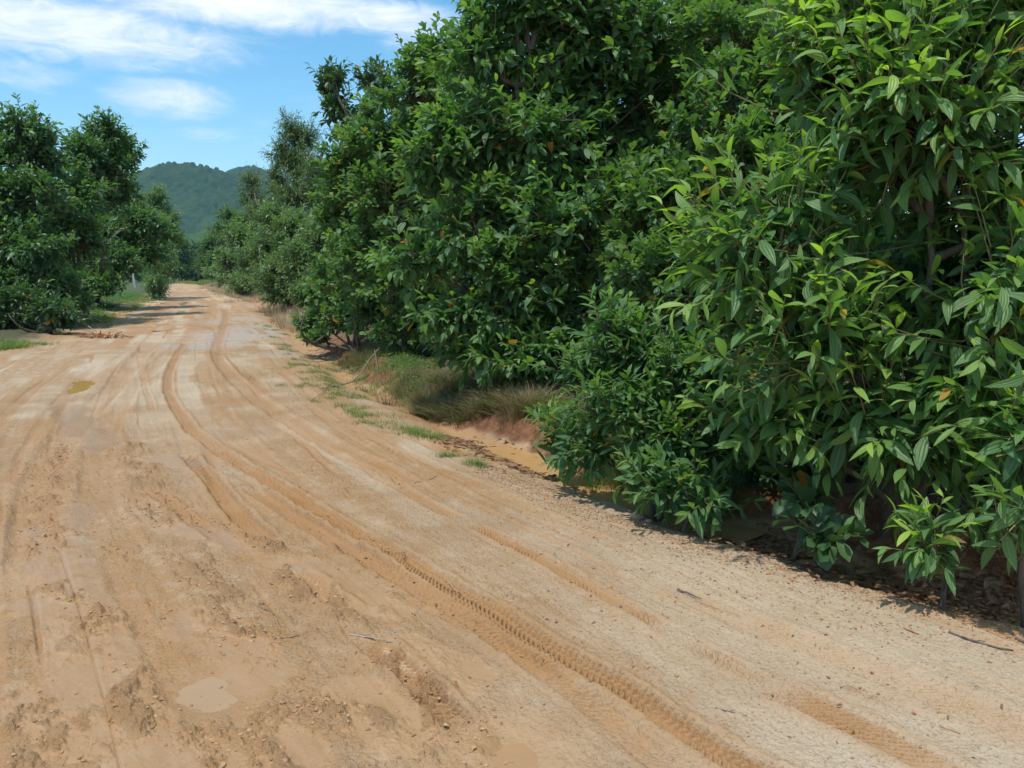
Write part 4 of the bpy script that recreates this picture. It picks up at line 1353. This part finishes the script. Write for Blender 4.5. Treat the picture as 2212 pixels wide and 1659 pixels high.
def rock(name, label, U, V, size, mat, seed):
    c = G(U, V, -.02)
    r2 = np.random.default_rng(seed)
    nu, nv = 18, 12
    th = np.linspace(0, 2 * np.pi, nu, endpoint=False)
    ph = np.linspace(.05, np.pi - .05, nv)
    PH, TH = np.meshgrid(ph, th, indexing='ij')
    d = np.stack([np.sin(PH) * np.cos(TH), np.sin(PH) * np.sin(TH), np.cos(PH)], -1).reshape(-1, 3)
    rad_ = np.ones(len(d))
    for _ in range(9):
        nn_ = nrm(r2.normal(0, 1, 3))
        rad_ = np.minimum(rad_, r2.uniform(.62, .95) / np.maximum(d @ nn_, .05))
    rad_ *= 1 + (fbm(d[:, 0] * 3 + seed, d[:, 1] * 3 + d[:, 2] * 2, 1.5, 3, seed) - .5) * .15
    Vv = d * rad_[:, None] * np.array(size)
    I = np.arange(nu * nv).reshape(nv, nu)
    qq = np.stack([I[:-1], I[1:], np.roll(I[1:], -1, 1), np.roll(I[:-1], -1, 1)], -1).reshape(-1, 4)
    zz = gz(c[0], c[1])
    o = mesh_obj(name, Vv + np.array([c[0], c[1], zz + size[2] * .45]), qq, mat, origin=(c[0], c[1], zz), smooth=True)
    tag(o, label, 'stone')


M_stone1 = rough_material('ochre_stone', (.36, .22, .12), (.52, .38, .25), 25, .85, .5, .004)
M_stone2 = rough_material('grey_stone', (.32, .31, .30), (.55, .54, .52), 25, .85, .5, .004)
M_stone3 = rough_material('brown_stone', (.14, .09, .06), (.24, .16, .11), 30, .8, .4, .003)
rock('stone', 'rounded ochre stone on the ditch edge by the spreading seedling', 1377, 1116, (.050, .036, .028), M_stone1, 3)
rock('stone', 'pale grey rock in the deep shade under the nearest acacia', 1968, 1172, (.055, .04, .035), M_stone2, 8)
rock('stone', 'small ochre stone half sunk beside the leaves of the spreading seedling', 1402, 1124, (.028, .022, .016), M_stone1, 12)
rock('stone', 'small dark brown pebble in the mud beside the bent twig', 930 / 2212 * 1106 + 100, 1310, (.014, .011, .009), M_stone3, 15)
rock('stone', 'thumb sized brown stone standing on the sand near the cashew seedling', 1768, 1208, (.018, .014, .018), M_stone3, 18)


# ------------------------------------------------------------------ sticks and branches
def stick(name, label, px, r0, mat, side=(), lift=.0, cat='stick', zz=None):
    acc = Acc()
    P3 = []
    for i, p_ in enumerate(px):
        if len(p_) == 3:
            g = G(p_[0], p_[1], 0)
            P3.append((g[0], g[1], gz(g[0], g[1]) + p_[2]))
        else:
            g = G(*p_)
            P3.append((g[0], g[1], gz(g[0], g[1]) + r0 * .9 + lift))
    P3 = np.array(P3)
    Ls = np.linalg.norm(np.diff(P3, axis=0), axis=1).sum()
    pp, rad = tube_path(P3, [r0, r0 * .9, r0 * .45], 6, max(8, len(px) * 3), r0 * .25)
    v, q = tubes(pp, rad, 6)
    acc.add(v, q)
    for s in side:
        Q = []
        for p_ in s:
            g = G(p_[0], p_[1], 0)
            Q.append((g[0], g[1], gz(g[0], g[1]) + (p_[2] if len(p_) > 2 else r0 * .6)))
        pp2, r2 = tube_path(np.array(Q), [r0 * .55, r0 * .4, r0 * .15], 5, 8, r0 * .2)
        v, q = tubes(pp2, r2, 5)
        acc.add(v, q)
    o = acc.build(name, mat, origin=P3[0])
    tag(o, label, cat)
    return o


stick('fallen_branch', 'bare fallen branch with forked twigs reaching across the orange ditch', [(880, 768, .34), (850, 780, .24), (810, 795, .15), (770, 815, .08), (735, 835, .03), (690, 845, .03)], .012, M_olddead,
      [[(800, 800, .17), (760, 797, .12), (700, 792, .06)], [(790, 808, .12), (735, 802, .10), (660, 775, .10), (620, 745, .12)], [(770, 815, .08), (800, 835, .05), (840, 842, .04)],
       [(740, 830, .04), (690, 815, .09), (650, 785, .16), (600, 745, .22)], [(810, 795, .18), (820, 820, .06), (850, 835, .03)],
       [(720, 825, .05), (690, 860, .03), (670, 872, .02)]], cat='branch')
stick('dead_branch', 'grey dead twiggy branch lying at the foot of the verge shrub', [(130, 712, .25), (180, 702, .35), (225, 705, .12)], .035, M_dead,
      [[(170, 705, .3), (150, 716, .1), (110, 722, .02)], [(185, 702, .3), (200, 690, .6)], [(150, 708, .3), (190, 716, .15), (215, 722, .02)], [(165, 705, .3), (185, 695, .55), (205, 696, .5)],
       [(140, 710, .25), (100, 715, .1), (60, 722, .02)]], cat='branch')
stick('fallen_log', 'thin grey log lying on the verge among green creepers', [(198, 662), (225, 664), (245, 668)], .10, M_dead, cat='log')
stick('broken_branch', 'pale broken branch poking out of the acacia above the bushy sapling',
      [(1, 1)], .01, M_dead) if False else None
# the pale broken branch is up in the air: built straight between world points
def air_branch(name, label, pts, r, mat, side=(), cat='branch'):
    acc = Acc()
    P3 = np.array([W(*p_) for p_ in pts])
    pp, rad = tube_path(P3, [r * .6, r * .9, r], 8, 12, r * .1)
    v, q = tubes(pp, rad, 8)
    acc.add(v, q)
    for s in side:
        pp2, r2 = tube_path(np.array([W(*p_) for p_ in s]), [r * .55, r * .4, r * .2], 5, 8, r * .1)
        v, q = tubes(pp2, r2, 5)
        acc.add(v, q)
    o = acc.build(name, mat, origin=P3[0])
    tag(o, label, cat)


air_branch('broken_branch', 'pale broken branch poking out above the bushy sapling', [(1440, 860, 5.6), (1485, 775, 5.3), (1520, 745, 5.05), (1575, 738, 4.85)], .013, M_dead,
           [[(1500, 757, 5.15), (1492, 800, 5.1), (1520, 850, 5.1)], [(1470, 800, 5.4), (1440, 815, 5.5), (1400, 850, 5.7)]])
stick('twig', 'bent brown twig lying in the wet mud', [(572, 1312), (590, 1325), (600, 1340), (607, 1356)], .0022, M_darkdead, [[(585, 1318), (560, 1310)]], cat='twig')
stick('twig', 'thin dark twig flat on the mud below the bent one', [(590, 1378), (630, 1378), (665, 1370)], .002, M_darkdead, cat='twig')
stick('stick', 'pale straw coloured stick beside the deep tyre rut', [(755, 1374), (790, 1378), (850, 1388)], .0035, M_dead, [[(770, 1376), (800, 1372)]])
stick('twig', 'curved pale twig on the sand between two tyre tracks', [(968, 1258), (980, 1274), (1000, 1280), (1040, 1278)], .002, M_dead, cat='twig')
stick('twig', 'hair thin pale twig near the milky puddle', [(612, 1405), (645, 1420), (675, 1440)], .0014, M_dead, cat='twig')
stick('stick', 'longest charred stick on the pale sand near the ditch', [(2050, 1362), (2090, 1378), (2140, 1388), (2190, 1397)], .006, M_darkdead, [[(2100, 1380), (2130, 1376)]])
stick('stick', 'charred stub at the frame edge on the pale sand', [(2196, 1366), (2225, 1378)], .008, M_darkdead)
stick('twig', 'reddish brown twig on the pale sand before the charred stick', [(1952, 1352), (1985, 1366)], .004, M_redbark, cat='twig')
stick('twig', 'short grey twig on the sand below the gravel strip', [(1463, 1268), (1490, 1278), (1515, 1290)], .0045, M_darkdead, cat='twig')
stick('twig', 'long thin straw on the sand below the short grey twig', [(1500, 1292), (1540, 1308), (1600, 1326)], .0016, M_redbark, cat='twig')
stick('twig', 'small forked twig between the two near tyre tracks', [(1545, 1522), (1580, 1530), (1610, 1536)], .0022, M_darkdead, [[(1575, 1529), (1590, 1522)]], cat='twig')
stick('twig', 'straight reddish twig on the dry sand near the frame corner', [(2030, 1562), (2075, 1582)], .0025, M_redbark, cat='twig')
stick('twig', 'brown sliver of bark on the road near the two grass tufts', [(895, 1048), (930, 1040), (948, 1030)], .003, M_redbark, cat='twig')
stick('twig', 'dark straight twig across the far road surface', [(330, 716), (362, 713)], .012, M_darkdead, cat='twig')
stick('twig', 'brown dead twig on the shaded bank of the ditch', [(1680, 1225), (1720, 1232)], .003, M_redbark, cat='twig')
# reddish heap of bark shreds on the far verge
hp = Acc()
cb = G(212, 730)
n = 60
st_ = np.column_stack([cb[0] + rng.normal(0, .30, n), cb[1] + rng.normal(0, .16, n), np.zeros(n)])
st_[:, 2] = ground(st_[:, 0], st_[:, 1])[0] + np.abs(rng.normal(0, .035, n)) + .01
dv = nrm(np.column_stack([rng.normal(0, 1, n), rng.normal(0, .6, n), rng.normal(0, .25, n)])) * rng.uniform(.08, .26, n)[:, None]
v, q = tubes(np.stack([st_ - dv / 2, st_ + rng.normal(0, .01, (n, 3)), st_ + dv / 2], 1), np.full((n, 3), .014) * rng.uniform(.5, 1.2, (n, 1)), 4)
hp.add(v, q)
o = hp.build('bark_litter', M_redbark, origin=(cb[0], cb[1], 0))
tag(o, 'small heap of reddish bark shreds at the road side across from the ditch', None, None, 'stuff')

# white post
pb = G(292, 624)
acc = Acc()
zb = gz(pb[0], pb[1])
hgt_, hw_ = 1.35, .10
prof = [(-.3, 1), (0, 1), (hgt_ * .97, 1), (hgt_, .8)]
vs = []
for z_, s_ in prof:
    for a_ in range(4):
        sx, sy = ((-1, -1), (1, -1), (1, 1), (-1, 1))[a_]
        for c_ in ((.82, 1), (1, .82)) if a_ % 2 == 0 else ((1, .82), (.82, 1)):
            vs.append((sx * hw_ * s_ * c_[0], sy * hw_ * s_ * c_[1], z_))
vs = np.array(vs)
tilt = math.radians(-5)
vs = np.column_stack([vs[:, 0] * math.cos(tilt) + vs[:, 2] * math.sin(tilt), vs[:, 1], vs[:, 2] * math.cos(tilt) - vs[:, 0] * math.sin(tilt)])
I = np.arange(32).reshape(4, 8)
qq = np.stack([I[:-1], np.roll(I[:-1], -1, 1), np.roll(I[1:], -1, 1), I[1:]], -1).reshape(-1, 4)
cap = np.array([[24, 25, 26, 27], [24, 27, 28, 31], [28, 29, 30, 31]])
M_post = rough_material('weathered_white_paint', (.30, .30, .29), (.50, .50, .48), 6, .8, .3, .01)
o = mesh_obj('marker_post', vs + np.array([pb[0], pb[1], zb]), np.vstack([qq, cap]), M_post, origin=(pb[0], pb[1], zb), smooth=False)
tag(o, 'leaning weathered white post on the verge beyond the leafy limb', 'post')

# ------------------------------------------------------------------ haze over the valley
HAZE = True
if HAZE:
    x0, x1, y0, y1, z0, z1 = -3600, 3600, -3600, 3600, -3, 330
    vs = np.array([(x0, y0, z0), (x1, y0, z0), (x1, y1, z0), (x0, y1, z0), (x0, y0, z1), (x1, y0, z1), (x1, y1, z1), (x0, y1, z1)])
    fs = np.array([(0, 3, 2, 1), (4, 5, 6, 7), (0, 1, 5, 4), (1, 2, 6, 5), (2, 3, 7, 6), (3, 0, 4, 7)])
    m = bpy.data.materials.new('air')
    m.use_nodes = True
    nt = m.node_tree
    nt.nodes.clear()
    out = nt.nodes.new('ShaderNodeOutputMaterial')
    pv = nt.nodes.new('ShaderNodeVolumePrincipled')
    pv.inputs['Color'].default_value = (.42, .70, 1.0, 1)
    pv.inputs['Density'].default_value = .00013
    pv.inputs['Anisotropy'].default_value = .0
    nt.links.new(pv.outputs[0], out.inputs['Volume'])
    o = mesh_obj('haze', vs, fs, m, smooth=False)
    tag(o, 'thin blue air between the road and the hills', None, None, 'stuff')
print('scene built')
